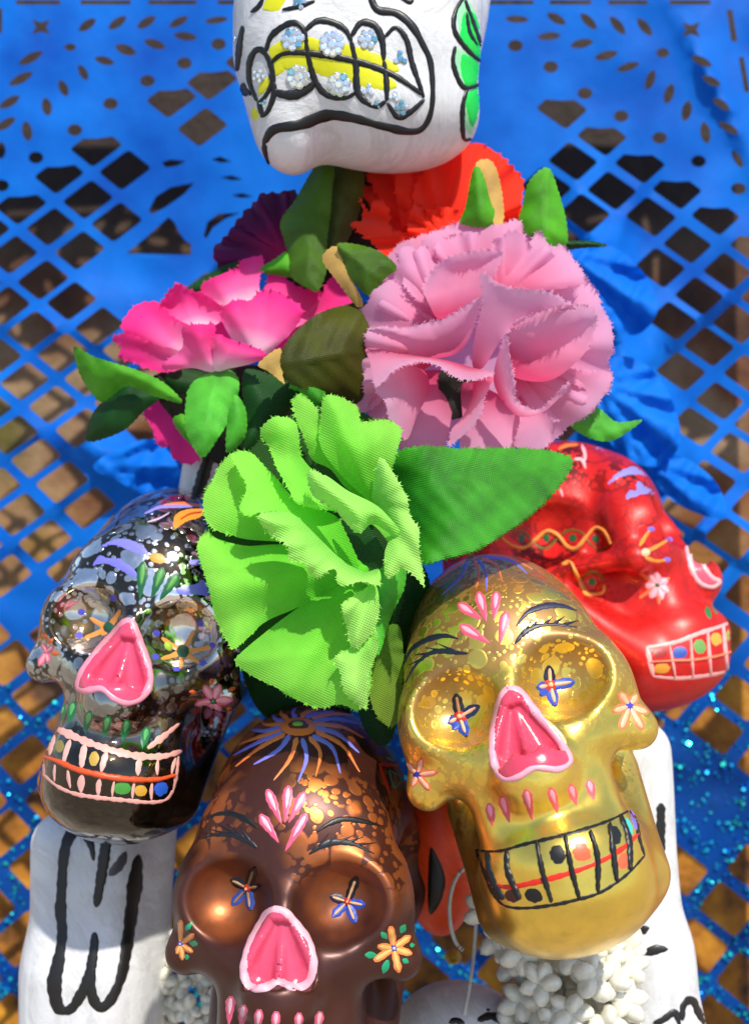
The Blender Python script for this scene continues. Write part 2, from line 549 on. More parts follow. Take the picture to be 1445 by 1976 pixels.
spikes(g, 'lashes', [(656, 512), (700, 462), (760, 430), (840, 422), (900, 430), (945, 434)], [8, 24, 22, 14, 9, 3],
       [((690, 470), (738, 398)), ((730, 440), (768, 396)), ((790, 426), (832, 388)), ((835, 422), (888, 384)), ((880, 424), (952, 404))], 15, '#16182c')
for c, arms in (((820, 706), [((815, 612), '#10142c'), ((935, 688), '#2443a8'), ((845, 802), '#2443a8'), ((757, 716), '#2443a8'), ((775, 752), '#2443a8')]),
                ((403, 852), [((384, 742), '#0b0b12'), ((492, 800), '#18204e'), ((432, 942), '#2443a8'), ((345, 882), '#2443a8'), ((372, 912), '#2443a8')])):
    for a, hx in arms:
        g.stroke('eye_flower_petal', [c, a], [34, 44, 48, 34], hx, lift=.003)
    for a, hx in arms[:4]:
        q = np.array(c) * .12 + np.array(a) * .88
        g.stroke('eye_flower_petal_core', [c, q], [13, 15, 18, 12], '#e8b48a' if hx != '#0b0b12' else '#a8754a', lift=.0065)
    g.dot('eye_flower_centre', c, 33, 33, '#b8281e', lift=.008); g.dot('eye_flower_centre_dot', c, 20, 20, '#f0b080', lift=.0105)
flower(g, 'cheek_flower', (1190, 800), [(1142, 735), (1225, 745), (1112, 826), (1276, 832), (1148, 912), (1252, 912)], 44, '#f6b489', '#ec7d4e', '#3f3fae', 24)
flower(g, 'cheek_flower', (205, 1120), [(226, 1040), (297, 1108), (262, 1192), (152, 1062), (180, 1175)], 36, '#f0a884', '#e0663c', '#26268e', 22)
for tip, end in [((555, 1358), (537, 1252)), ((632, 1342), (596, 1218)), ((738, 1330), (708, 1186)), ((856, 1298), (822, 1180)), ((942, 1262), (915, 1165)), ((1022, 1238), (1000, 1142))]:
    g.drop('lip_petal', tip, end, 46, '#ea5b5e', '#f79aa8')
g.dot('tooth_paint', (855, 1490), 50, 56, '#15100e'); g.dot('tooth_paint', (968, 1480), 60, 60, '#f0603a'); g.dot('tooth_paint', (1122, 1400), 38, 52, '#14130f', -15)
g.dot('tooth_paint', (1180, 1362), 28, 50, '#3fc0b4', -18); g.dot('tooth_paint', (1211, 1332), 14, 56, '#7a6cd0', -18); g.dot('tooth_paint', (1162, 1520), 32, 46, '#f0603a', 10)
g.dot('tooth_paint', (745, 1682), 52, 40, '#120f0d', 20); g.dot('tooth_paint', (645, 1684), 44, 36, '#54221a', 20); g.dot('tooth_paint', (572, 1668), 26, 40, '#1b1a1a', -20)
g.stroke('lip_line', [(528, 1618), (620, 1642), (740, 1622), (860, 1592), (960, 1560), (1080, 1510), (1170, 1452), (1237, 1388)], [10, 24, 26, 26, 22, 22, 24, 14], '#e02a16')
for p in [[(474, 1468), (530, 1476), (600, 1472), (690, 1446), (800, 1420), (900, 1396), (1000, 1366), (1100, 1330), (1190, 1285)],
          [(1190, 1285), (1222, 1340), (1234, 1410), (1260, 1495)], [(1260, 1495), (1200, 1562), (1130, 1620), (1040, 1672), (940, 1702), (830, 1726), (700, 1740), (610, 1728), (555, 1680)],
          [(476, 1470), (510, 1560), (550, 1660), (600, 1725)]]:
    g.stroke('gum_outline', p, 17, '#0d0c0b', wob=.25)
for p in [[(530, 1480), (545, 1590), (605, 1700)], [(620, 1475), (625, 1570), (682, 1700)], [(760, 1430), (785, 1570), (828, 1712)], [(890, 1400), (920, 1560), (956, 1696)],
          [(1005, 1380), (1040, 1500), (1042, 1664)], [(1095, 1345), (1112, 1470), (1130, 1614)], [(1148, 1312), (1186, 1420), (1192, 1562)]]:
    g.stroke('tooth_outline', p, [16, 20, 24, 22, 16], '#0f0d0c', lift=.0055, wob=.2)
nose(g, [(625, 722), (680, 738), (760, 840), (838, 930), (906, 1036), (895, 1075), (850, 1092), (785, 1086), (735, 1090), (680, 1124), (622, 1140), (582, 1112), (558, 1050), (556, 950), (572, 850), (596, 764)], '#d8445e', '#f4a6b6', 30)
g.stroke('temple_band', [(868, 188), (930, 240), (985, 318)], [20, 40, 44, 26], '#d82c20'); g.stroke('temple_mark', [(902, 208), (960, 268)], [10, 16, 8], '#5cb4bc', lift=.006)
g.stroke('temple_mark', [(834, 135), (900, 178)], [8, 14, 6], '#4c62c0'); g.stroke('temple_band', [(125, 375), (92, 440)], [10, 22, 18, 6], '#e2542c')

# --- brown
b_ = ornament('copper', [-0.20, -0.0019, -0.1069, -0.1403, -0.758, 0.93], .10,
              'dark brown copper skull ornament at the bottom with an orange and lilac sun', (300, 1350), 2.491)
for p in [[(620, 112), (530, 120), (500, 84)], [(640, 95), (600, 60), (627, 26)], [(700, 92), (722, 62), (790, 46)], [(750, 88), (850, 68), (950, 74)], [(765, 116), (900, 132), (1000, 184)],
          [(770, 150), (900, 222), (982, 348)], [(740, 178), (792, 255), (770, 372)], [(680, 182), (648, 282), (568, 388)], [(622, 164), (500, 232), (384, 322)], [(604, 146), (490, 182), (394, 218)]]:
    b_.stroke('sun_ray', p, [24, 20, 16, 11, 5], '#ee7d3e')
for p in [[(622, 108), (575, 92), (562, 50)], [(680, 92), (660, 62), (677, 40)], [(722, 82), (800, 62), (860, 56)], [(760, 102), (870, 92), (986, 120)], [(770, 132), (880, 168), (980, 256)],
          [(755, 172), (850, 232), (890, 356)], [(706, 186), (726, 282), (684, 398)], [(646, 170), (590, 242), (472, 312)], [(612, 156), (500, 202), (374, 268)], [(602, 134), (520, 150), (430, 140)]]:
    b_.stroke('sun_ray', p, [24, 21, 17, 13, 6], '#7a7ae0')
b_.dot('sun_centre', (688, 130), 92, 48, '#e8722e', lift=.005); b_.dot('sun_centre_ring', (688, 130), 64, 36, '#5a2c14', lift=.0065); b_.dot('sun_centre_dot', (686, 128), 36, 21, '#86b83a', lift=.008)
for tip, end in [((606, 598), (538, 432)), ((622, 592), (640, 414)), ((640, 592), (718, 444)), ((592, 688), (504, 552)), ((624, 728), (726, 548))]:
    b_.drop('brow_petal', tip, end, 44, '#e4587a', '#f6b4c2')
b_.stroke('eyebrow', [(228, 582), (300, 550), (370, 550), (440, 580), (492, 617)], [3, 17, 24, 28, 8], '#0c0a0a', lift=.002)
b_.stroke('eyebrow', [(776, 637), (830, 600), (900, 575), (980, 582), (1094, 609)], [6, 24, 26, 20, 3], '#0c0a0a', lift=.002)
spikes(b_, 'lashes', [(214, 672), (280, 652), (360, 650), (430, 672), (488, 712)], [3, 12, 22, 30, 16],
       [((310, 655), (232, 640)), ((350, 648), (262, 622)), ((400, 655), (308, 602)), ((425, 662), (346, 598)), ((455, 680), (406, 608))], 13, '#15151c')
spikes(b_, 'lashes', [(738, 744), (800, 702), (870, 686), (950, 694), (1052, 742)], [8, 30, 28, 18, 3],
       [((785, 708), (836, 640)), ((830, 692), (872, 652)), ((880, 686), (950, 652)), ((920, 690), (1000, 658)), ((960, 698), (1064, 688))], 14, '#15151c')
for c, arms in (((445, 905), [((478, 805), '#0a0807'), ((362, 862), '#0a0807'), ((502, 896), '#0a0807'), ((368, 988), '#26408e'), ((458, 1012), '#26408e')]),
                ((922, 972), [((966, 852), '#0a0a10'), ((838, 944), '#141a3a'), ((1010, 990), '#2443a8'), ((850, 1045), '#2443a8'), ((960, 1074), '#2443a8')])):
    for a, hx in arms:
        b_.stroke('eye_flower_petal', [c, a], [26, 36, 44, 34], hx, lift=.003)
    for a, hx in arms:
        q = np.array(c) * .12 + np.array(a) * .88
        b_.stroke('eye_flower_petal_core', [c, q], [8, 11, 16, 12], '#d8a878' if c[0] > 600 else '#8c6844', lift=.006)
    b_.dot('eye_flower_centre', c, 23, 25, '#a8281a', lift=.008); b_.dot('eye_flower_centre_dot', c, 12, 13, '#e89a68', lift=.0105)
nose(b_, [(575, 1012), (620, 1022), (678, 1084), (735, 1170), (758, 1260), (744, 1342), (700, 1378), (640, 1372), (590, 1350), (540, 1376), (484, 1388), (440, 1362), (428, 1290), (448, 1200), (496, 1100), (542, 1030)], '#d24a68', '#eab0bc', 36)
flower(b_, 'cheek_flower', (1145, 1195), [(1130, 1088), (1225, 1136), (1066, 1186), (1232, 1222), (1050, 1256), (1170, 1312)], 38, '#f2b463', '#ea8444', '#c8b8e0', 22, '#3a3a96')
for c, e in [((1085, 1118), (1112, 1150)), ((1200, 1082), (1178, 1122)), ((1222, 1182), (1244, 1178)), ((1006, 1228), (1062, 1228)), ((1186, 1248), (1215, 1264)), ((1118, 1252), (1094, 1316))]:
    b_.stroke('cheek_leaf', [c, e], [20, 30, 30, 18], '#149868')
flower(b_, 'cheek_flower', (122, 1175), [(120, 1058), (188, 1126), (180, 1216), (130, 1252), (102, 1222)], 28, '#f0a860', '#e07c3c', '#b8a8d8', 17, '#3a3a96')
for c, e in [((178, 1070), (148, 1108)), ((165, 1168), (204, 1178)), ((150, 1225), (152, 1250))]:
    b_.stroke('cheek_leaf', [c, e], [20, 30, 30, 18], '#149868')
for tip, end in [((352, 1566), (364, 1424)), ((412, 1590), (424, 1466)), ((488, 1610), (500, 1488)), ((572, 1620), (582, 1498)), ((684, 1620), (692, 1504)), ((772, 1610), (794, 1498))]:
    b_.drop('lip_petal', tip, end, 44, '#e05a78', '#f4b8c4')
for p, w, hx in [([(1102, 172), (1142, 262)], 14, '#b02018'), ([(1072, 310), (1175, 316)], 16, '#c02a1c'), ([(1078, 312), (1126, 452)], 16, '#c02a1c'), ([(1096, 212), (1146, 290), (1108, 278)], 10, '#3f9a96'),
                 ([(1120, 340), (1180, 372), (1150, 418), (1122, 342)], 10, '#3f7a76'), ([(412, 128), (350, 182)], 12, '#4aa8b0'), ([(322, 228), (286, 292)], 11, '#58b8c0'), ([(350, 272), (304, 286), (342, 244)], 10, '#58b8c0'),
                 ([(356, 194), (282, 302)], 10, '#a82018'), ([(334, 318), (262, 348)], [8, 20, 20, 6], '#e02a1c')]:
    b_.stroke('temple_mark', p, w, hx)
b_.dot('temple_dot', (1076, 254), 15, 15, '#2a4ab0'); b_.dot('temple_dot', (370, 230), 11, 14, '#2a58c8')

# --- silver
s_ = ornament('silver', [-0.2103, 0.1577, -0.0471, -0.4757, -0.2716, 0.8613], .30,
              'shiny dark silver mirror skull ornament on the left with lilac eyebrows and orange star eyes', (40, 940), 2.824)
s_.fill('eyebrow', [(418, 326), (520, 278), (620, 288), (690, 338), (692, 376), (620, 362), (520, 322), (455, 330)], '#7a78d8')
s_.fill('lashes', [(366, 446), (405, 396), (436, 352), (450, 372), (520, 385), (545, 372), (560, 400), (600, 425), (642, 470), (636, 502), (560, 466), (480, 426), (430, 424)], '#7472d4')
s_.fill('eyebrow', [(900, 408), (950, 390), (1040, 396), (1040, 432), (930, 426)], '#7a78d8')
s_.fill('lashes', [(838, 556), (880, 538), (960, 520), (1000, 500), (1040, 560), (1030, 596), (950, 590), (868, 592)], '#7a7ada')
for tip, end in [((650, 612), (670, 408)), ((714, 608), (776, 438)), ((758, 616), (860, 474))]:
    s_.drop('brow_petal', tip, end, 58, '#0d5a32', '#5a9a4a')
s_.dot('brow_dab', (748, 388), 52, 34, '#e8901e', 15)
for c, arms, dots, cr in (((885, 895), [(768, 820), (945, 780), (1045, 868), (975, 955), (868, 990), (765, 935)], [(742, 796), (980, 744), (1044, 864), (736, 924), (994, 956), (850, 990)], 38),
                          ((480, 765), [(378, 712), (545, 668), (348, 822), (440, 806)], [(332, 680), (320, 808), (506, 606)], 32)):
    for a in arms:
        s_.stroke('eye_star_arm', [c, ((c[0] + a[0]) / 2, (c[1] + a[1]) / 2 + 4), a], [34, 26, 24, 16], '#d88a3c')
    for d in dots:
        s_.dot('eye_dot', d, 23, 21, '#4a48b8')
    s_.dot('eye_star_centre', c, cr, cr, '#17503a', lift=.006)
s_.dot('eye_dot', (806, 866), 20, 28, '#94b82a', -40, lift=.006)
nose(s_, [(600, 728), (630, 790), (684, 940), (706, 1030), (692, 1106), (645, 1156), (580, 1174), (512, 1150), (450, 1100), (400, 1100), (345, 1110), (316, 1084), (346, 994), (424, 894), (504, 806), (564, 742)], '#d6486a', '#ee90a4', 34)
flower(s_, 'cheek_flower', (1050, 1165), [(1000, 1080), (1088, 1076), (950, 1190), (1155, 1160), (1008, 1262), (1092, 1258)], 50, '#f096a4', '#e0607c', '#4a8a4a', 27, '#141412')
for c, e in [((960, 1120), (918, 1114)), ((1040, 1080), (1040, 1042)), ((1130, 1110), (1172, 1092)), ((1120, 1208), (1162, 1216)), ((1042, 1250), (1040, 1296)), ((985, 1205), (942, 1232))]:
    s_.stroke('cheek_leaf', [c, e], [14, 24, 24, 10], '#d85a24')
flower(s_, 'cheek_flower', (140, 900), [(100, 975), (150, 955), (182, 872), (120, 850)], 36, '#f096a4', '#e0607c', '#e0607c', 16)
for c, e in [((150, 850), (182, 822)), ((165, 905), (210, 910)), ((130, 830), (140, 800))]:
    s_.stroke('cheek_leaf', [c, e], [14, 26, 26, 10], '#e0642c')
for x, y in [(218, 1226), (276, 1218), (366, 1268), (466, 1296), (570, 1314), (678, 1356)]:
    s_.drop('lip_petal', (x - 14, y + 70), (x + 14, y - 48), 52, '#0f6e3c', '#5cae62')
s_.dot('tooth_paint', (142, 1400), 26, 50, '#e0a24c', 12); s_.dot('tooth_paint', (402, 1480), 34, 48, '#b8963c', 10); s_.dot('tooth_paint', (555, 1642), 56, 42, '#4a9a3c')
s_.dot('tooth_paint', (655, 1655), 42, 38, '#d8a23a'); s_.dot('tooth_paint', (765, 1645), 46, 50, '#2a5cc8', 30); s_.dot('tooth_paint', (215, 1412), 30, 40, '#8a7a3c', 10)
s_.stroke('lip_line', [(118, 1466), (200, 1492), (300, 1536), (400, 1562), (500, 1582), (620, 1594), (750, 1592), (842, 1568)], [12, 26, 28, 30, 28, 24, 14], '#dc5020', lift=.0055)
for p, w in [([(148, 1298), (220, 1326), (300, 1362), (400, 1402), (520, 1440), (650, 1466), (780, 1466), (878, 1438)], [24, 40, 36, 34, 38, 36, 30, 22]),
             ([(120, 1562), (200, 1630), (300, 1672), (420, 1692), (560, 1706), (700, 1718), (792, 1704), (834, 1650)], 22), ([(862, 1465), (852, 1560), (832, 1660)], 16),
             ([(150, 1310), (124, 1440), (128, 1570)], 16), ([(866, 1288), (780, 1358), (692, 1424)], [10, 26, 34, 22])]:
    s_.stroke('gum_outline', p, w, '#e8a498', wob=.3)
for a, b, w in [((186, 1350), (158, 1460), 26), ((272, 1376), (234, 1500), 28), ((352, 1400), (332, 1530), 36), ((472, 1440), (440, 1552), 32), ((652, 1476), (640, 1572), 30), ((750, 1486), (746, 1570), 18), ((848, 1474), (824, 1562), 18),
                ((188, 1508), (186, 1604), 14), ((258, 1540), (272, 1640), 18), ((336, 1566), (330, 1664), 36), ((432, 1588), (424, 1680), 26), ((512, 1600), (500, 1690), 14), ((622, 1608), (610, 1700), 16), ((718, 1612), (714, 1706), 18)]:
    s_.stroke('tooth_outline', [a, ((a[0] + b[0]) / 2 - 3, (a[1] + b[1]) / 2), b], w, '#eaaea2')
s_.fill('crown_leaf', [(828, 216), (838, 152), (900, 118), (1000, 116), (985, 165), (905, 192), (846, 232)], '#ee8e30')
s_.stroke('crown_leaf_vein', [(870, 180), (920, 150), (985, 140)], [4, 8, 4], '#c8541c', lift=.006)
s_.stroke('sun_ray', [(676, 144), (760, 108), (860, 104), (960, 104)], [8, 18, 18, 8], '#8a82d8'); s_.stroke('sun_ray', [(690, 190), (760, 168), (812, 138)], [6, 10, 6], '#c8a8d0')
s_.stroke('sun_ray', [(780, 96), (870, 88), (980, 100)], [8, 16, 14], '#e07a3c')

# --- red
r_ = ornament('red', [-0.5065, 0.0347, 1.2636, 0.5247, -0.1125, 0.8108], 0.651,
              'red glass skull ornament seen in profile at the right edge with orange wave bands', (930, 820), 2.806)
r_.fill('eyebrow', [(664, 338), (700, 280), (760, 236), (830, 218), (880, 248), (902, 282), (830, 276), (750, 288)], '#8a86d4')
r_.fill('lashes', [(766, 410), (792, 352), (832, 350), (826, 316), (852, 300), (880, 328), (920, 350), (944, 386), (870, 382), (806, 402)], '#8a86d4')
nose(r_, [(1132, 552), (1152, 592), (1158, 660), (1192, 760), (1240, 826), (1278, 848), (1240, 876), (1180, 856), (1142, 800), (1118, 700), (1112, 604)], '#e0566c', '#f0b0b4', 26)
for p in [[(850, 655), (878, 612), (912, 564)], [(880, 690), (950, 655), (1012, 620)], [(880, 716), (940, 738), (1002, 730)]]:
    r_.stroke('eye_star_arm', p, [16, 20, 18, 10], '#ee8a2c')
for d in [(914, 564), (1010, 621), (1000, 730)]:
    r_.dot('eye_dot', d, 24, 17, '#7a68d0')
r_.dot('eye_star_centre', (884, 690), 26, 24, '#e8c49a', lift=.006)
for e in [(850, 802), (956, 972), (1016, 828), (848, 938)]:
    r_.stroke('cheek_leaf', [(948, 868), e], [10, 16, 20, 16], '#ec6a34')
flower(r_, 'cheek_flower', (948, 868), [(938, 796), (1004, 836), (1006, 902), (972, 946), (910, 936), (884, 872), (900, 812)], 54, '#f4aab4', '#ec94a2', '#3a6a34', 22, '#14140e')
r_.stroke('wave_band', [(104, 574), (180, 575), (230, 580), (290, 650), (350, 668), (410, 610), (470, 570), (540, 585), (580, 640), (640, 680), (690, 640)], 13, '#6e5a1c')
r_.stroke('wave_band', [(100, 608), (160, 652), (230, 664), (290, 620), (350, 575), (410, 600), (460, 660), (510, 668), (560, 610), (610, 558), (660, 574), (698, 645)], 20, '#ee9440', lift=.0055)
for c in [(213, 612), (348, 612), (490, 612), (612, 616)]:
    r_.dot('wave_dot', c, 24, 26, '#22582c')
r_.stroke('wave_band', [(432, 758), (476, 744), (508, 806), (550, 890), (580, 916), (650, 908), (662, 866)], 20, '#f09a44', lift=.0055)
r_.stroke('wave_ring', [(540, 850), (560, 812), (600, 796), (640, 815), (655, 850)], 14, '#5c6a22'); r_.dot('wave_dot', (596, 850), 26, 26, '#22683c')
for x, y in [(1222, 1016), (1258, 990), (1286, 992), (1314, 980)]:
    r_.stroke('lip_petal', [(x - 10, y - 34), (x + 12, y + 34)], [16, 26, 26, 12], '#1f7a3c')
for c, rx, ry, hx in [((962, 1236), 46, 36, '#9a1a0e'), ((1070, 1234), 48, 44, '#2a50a8'), ((1176, 1200), 44, 48, '#6a9c4a'), ((1266, 1160), 42, 44, '#e8a03c'), ((1342, 1140), 32, 44, '#a8a84a'), ((972, 1320), 52, 36, '#d8902c')]:
    r_.dot('tooth_paint', c, rx, ry, hx, -8)
r_.stroke('lip_line', [(910, 1282), (1040, 1276), (1160, 1270), (1290, 1246), (1386, 1210)], 14, '#f07a54', lift=.0055)
for p, w in [([(888, 1202), (960, 1192), (1060, 1172), (1180, 1126), (1290, 1090), (1366, 1056)], 22), ([(926, 1362), (1040, 1372), (1150, 1366), (1280, 1346), (1370, 1320)], 20), ([(890, 1200), (910, 1290), (926, 1362)], 26), ([(1366, 1056), (1388, 1150), (1384, 1300)], 14)]:
    r_.stroke('gum_outline', p, w, '#f2a8a4', wob=.15)
for a, b in [((1012, 1190), (1044, 1364)), ((1126, 1150), (1140, 1364)), ((1218, 1116), (1236, 1352)), ((1302, 1088), (1326, 1334))]:
    r_.stroke('tooth_outline', [a, b], 15, '#f0a8a6', lift=.005)
for p, w, hx in [([(538, 104), (556, 160), (552, 205)], 16, '#e8b0b4'), ([(496, 184), (540, 188), (560, 238)], 16, '#e8b0b4'), ([(738, 112), (782, 162)], 11, '#e8a8ac'), ([(410, 130), (460, 110), (520, 106)], 18, '#d87a28'), ([(420, 340), (436, 392)], 12, '#d89aa0')]:
    r_.stroke('sun_ray', p, w, hx)
r_.dot('crown_dab', (640, 116), 50, 24, '#7a8ad8', 10)
#@@END
# ---------------------------------------------------------------- cut sheets with depth: petals, leaves, paper
def mvc(pts, poly, vals):
    """smooth interpolation of the outline's values into the inside (mean value coordinates)"""
    out = np.zeros((len(pts), vals.shape[1]))
    for i0 in range(0, len(pts), 4000):
        p = pts[i0:i0 + 4000]
        d = poly[None] - p[:, None]
        r = np.linalg.norm(d, axis=2) + 1e-9
        dn = np.roll(d, -1, 1); rn = np.roll(r, -1, 1)
        cr = d[..., 0] * dn[..., 1] - d[..., 1] * dn[..., 0]
        dt = (d * dn).sum(2)
        tn = np.tan(np.clip(np.arctan2(cr, dt), -3.1, 3.1) / 2)
        w = (np.roll(tn, 1, 1) + tn) / r
        w /= w.sum(1, keepdims=True) + 1e-12
        out[i0:i0 + 4000] = np.clip(w @ vals, vals.min(0) - .02, vals.max(0) + .02)
    return out

def sheet(name, outline, mat, parent, origin=(0, 0), s=1.0, step=7, serr=None, ribs=None, bulge=0, crease=None,
          wav=(0, 1), holes=None, fray=0, uvrot=0, sm=True, rib_amp=1, rib_k=1):
    """outline: (x, y, depth[, c]); c = 1 marks a free (serrated) edge, 0 the base of a petal"""
    O = np.array([tuple(p) + ((1,) if len(p) == 3 else ()) for p in outline], float)
    O[:, 0] = origin[0] + O[:, 0] / s; O[:, 1] = origin[1] + O[:, 1] / s
    C = spline(O, True) if sm else np.concatenate([O, O[:1]])
    L = np.concatenate([[0], np.cumsum(np.linalg.norm(np.diff(C[:, :2], axis=0), axis=1))])
    n = max(12, int(L[-1] / (serr[1] / 4 if serr else step)))
    t = np.linspace(0, L[-1], n, endpoint=False)
    C = np.stack([np.interp(t, L, C[:, i]) for i in range(4)], 1)
    C[:, 3] = np.clip(C[:, 3], 0, 1)
    P = C[:, :2].copy()
    if serr:
        T = np.roll(P, -1, 0) - np.roll(P, 1, 0); T /= np.linalg.norm(T, axis=1)[:, None] + 1e-9
        area = .5 * np.sum(P[:, 0] * np.roll(P[:, 1], -1) - P[:, 1] * np.roll(P[:, 0], -1))
        Nn = np.stack([T[:, 1], -T[:, 0]], 1) * (1 if area > 0 else -1)
        k = np.arange(n)
        tri = 1 - np.abs((k % 4) - 2) / 2.0
        big = .1 + 1.1 * np.array([RNG.random() for _ in range(n // 4 + 1)]).repeat(4)[:n]
        scal = np.sin(t / serr[1] * .55 + RNG.random() * 6)
        P += Nn * ((tri - .5) * serr[0] * big + scal * serr[0] * .6)[:, None] * (C[:, 3] > .6)[:, None]
    pts, tris, nb = fill_mesh([P] + [np.asarray(h) for h in (holes or [])], step)
    val = mvc(pts, C[:, :2] * .0 + P, C[:, 2:])
    dep, cc = val[:, 0].copy(), np.clip(val[:, 1], 0, 1)
    dist = edge_dist(pts, P)
    if bulge:
        dep -= bulge * (1 - np.exp(-dist / (max(dist.max(), 1) * .55))) * 1.2
    if ribs:
        bx, by, k, amp = ribs
        bx = origin[0] + bx / s; by = origin[1] + by / s
        dx, dy = pts[:, 0] - bx, pts[:, 1] - by
        rr = np.hypot(dx, dy); th = np.arctan2(dy, dx); ph = RNG.random() * 6
        f = np.clip(rr / (rr.max() * .8 + 1e-6), 0, 1.1) ** 1.3
        dep += amp * rib_amp * f * (np.sin(th * k * rib_k + ph) + .35 * np.sin(th * k * rib_k * 1.9 + ph * 2) + .5 * np.array([mnoise.noise(Vector((q * 4, ph, r_ * .01))) for q, r_ in zip(th, rr)]))
    if crease:
        (x0, y0), (x1, y1), fold = crease
        a = np.array([origin[0] + x0 / s, origin[1] + y0 / s]); b = np.array([origin[0] + x1 / s, origin[1] + y1 / s])
        u = (b - a) / np.linalg.norm(b - a)
        q = np.abs((pts - a) @ np.array([-u[1], u[0]]))
        dep += fold * (np.sqrt(q ** 2 + 16) - 4) / 1000
        tt = (pts - a) @ u
        dep += .0022 * np.sin((tt - q * .75) * .16) * np.clip(q / 12, 0, 1) - .004 * np.exp(-(q / 5) ** 2)
    if wav[0]:
        ph = RNG.random() * 50
        if wav[0] > 0:
            dep += np.array([wav[0] * mnoise.noise(Vector((p[0] * wav[1], p[1] * wav[1], ph))) for p in pts])
        else:                                                        # sharp creases
            for q in (1, 1.9):
                dep += np.array([-wav[0] / q * abs(mnoise.noise(Vector((p[0] * wav[1] * (1 if q == 1 else -1.2) + p[1] * wav[1] * .6, p[1] * wav[1] * (.5 if q == 1 else 1.5) + p[0] * wav[1] * .3, ph)))) for p in pts])
    V = [W(p[0], p[1], d) for p, d in zip(pts, dep)]
    if fray:
        nb0 = n
        add = []
        for i in range(nb0):
            if C[i, 3] > .6 and RNG.random() < fray:
                j = (i + 1) % nb0
                tdir = P[j] - P[i]; nrm = np.array([tdir[1], -tdir[0]]); nrm /= np.linalg.norm(nrm) + 1e-9
                m_ = (P[i] + P[j]) / 2
                if inside((m_ + nrm * 1.5)[None], P)[0]:
                    nrm = -nrm
                add.append((i, j, m_ + nrm * RNG.uniform(2, 7) + tdir * RNG.uniform(-.6, .6), C[i, 2] + RNG.uniform(-.01, .004)))
        # boundary points keep their order at the head of the triangulation
        pl = [tuple(np.round(p, 3)) for p in pts[:nb0]]
        if all(abs(pts[i][0] - P[i][0]) < .01 for i in range(0, nb0, max(1, nb0 // 9))):
            for i, j, q, dd in add:
                V.append(W(q[0], q[1], dd)); tris.append((i, j, len(V) - 1))
                pts = np.vstack([pts, q]); cc = np.append(cc, 1.0)
    ca, sa = math.cos(uvrot), math.sin(uvrot)
    uv = np.stack([(pts[:, 0] * ca - pts[:, 1] * sa), (pts[:, 0] * sa + pts[:, 1] * ca)], 1) / 1000.0
    return mesh_obj(name, to_local(parent, V), tris, mat, parent, uvs=uv, attr=cc)

def fabric_mat(name, c_base, c_edge, trans=.35, weave=1131, wstr=.35, rough=.75, spec=.2, mid=None, sheen=.15, pos=(.35, .95), var=.12):
    m = bpy.data.materials.new(name)
    t, b = nodes(m); L = t.links.new
    at = t.nodes.new('ShaderNodeAttribute'); at.attribute_name = 'edge'
    st = [(pos[0], lin(c_base)), (pos[1], lin(c_edge))]
    if mid:
        st.insert(1, ((pos[0] + pos[1]) / 2, lin(mid)))
    cr = ramp(t, st)
    L(at.outputs['Fac'], cr.inputs[0])
    tc = t.nodes.new('ShaderNodeTexCoord')
    nz = t.nodes.new('ShaderNodeTexNoise'); nz.inputs['Scale'].default_value = 14; nz.inputs['Detail'].default_value = 4
    L(tc.outputs['UV'], nz.inputs['Vector'])
    hv = t.nodes.new('ShaderNodeHueSaturation'); L(cr.outputs[0], hv.inputs['Color'])
    mr = t.nodes.new('ShaderNodeMapRange'); L(nz.outputs['Fac'], mr.inputs['Value'])
    mr.inputs['From Min'].default_value = .25; mr.inputs['From Max'].default_value = .75
    mr.inputs['To Min'].default_value = 1 - var; mr.inputs['To Max'].default_value = 1 + var
    sp = t.nodes.new('ShaderNodeSeparateXYZ'); L(tc.outputs['UV'], sp.inputs[0])
    sn = []
    for ax in ('X', 'Y'):
        a = t.nodes.new('ShaderNodeMath'); a.operation = 'MULTIPLY'; a.inputs[1].default_value = weave
        s1 = t.nodes.new('ShaderNodeMath'); s1.operation = 'SINE'
        L(sp.outputs[ax], a.inputs[0]); L(a.outputs[0], s1.inputs[0]); sn.append(s1)
    ml = t.nodes.new('ShaderNodeMath'); ml.operation = 'MULTIPLY'
    L(sn[0].outputs[0], ml.inputs[0]); L(sn[1].outputs[0], ml.inputs[1])
    wv = t.nodes.new('ShaderNodeMath'); wv.operation = 'MULTIPLY_ADD'; wv.inputs[1].default_value = .16 * wstr
    L(ml.outputs[0], wv.inputs[0]); L(mr.outputs[0], wv.inputs[2])
    L(wv.outputs[0], hv.inputs['Value'])
    bp = t.nodes.new('ShaderNodeBump'); bp.inputs['Strength'].default_value = wstr; bp.inputs['Distance'].default_value = .0016
    L(ml.outputs[0], bp.inputs['Height'])
    L(hv.outputs[0], b.inputs['Base Color']); L(bp.outputs[0], b.inputs['Normal'])
    b.inputs['Roughness'].default_value = rough; b.inputs['Specular IOR Level'].default_value = spec
    b.inputs['Sheen Weight'].default_value = sheen
    tr = t.nodes.new('ShaderNodeBsdfTranslucent'); L(hv.outputs[0], tr.inputs['Color'])
    mx = t.nodes.new('ShaderNodeMixShader'); mx.inputs[0].default_value = trans
    L(b.outputs[0], mx.inputs[1]); L(tr.outputs[0], mx.inputs[2])
    L(mx.outputs[0], t.nodes['Material Output'].inputs['Surface'])
    return m

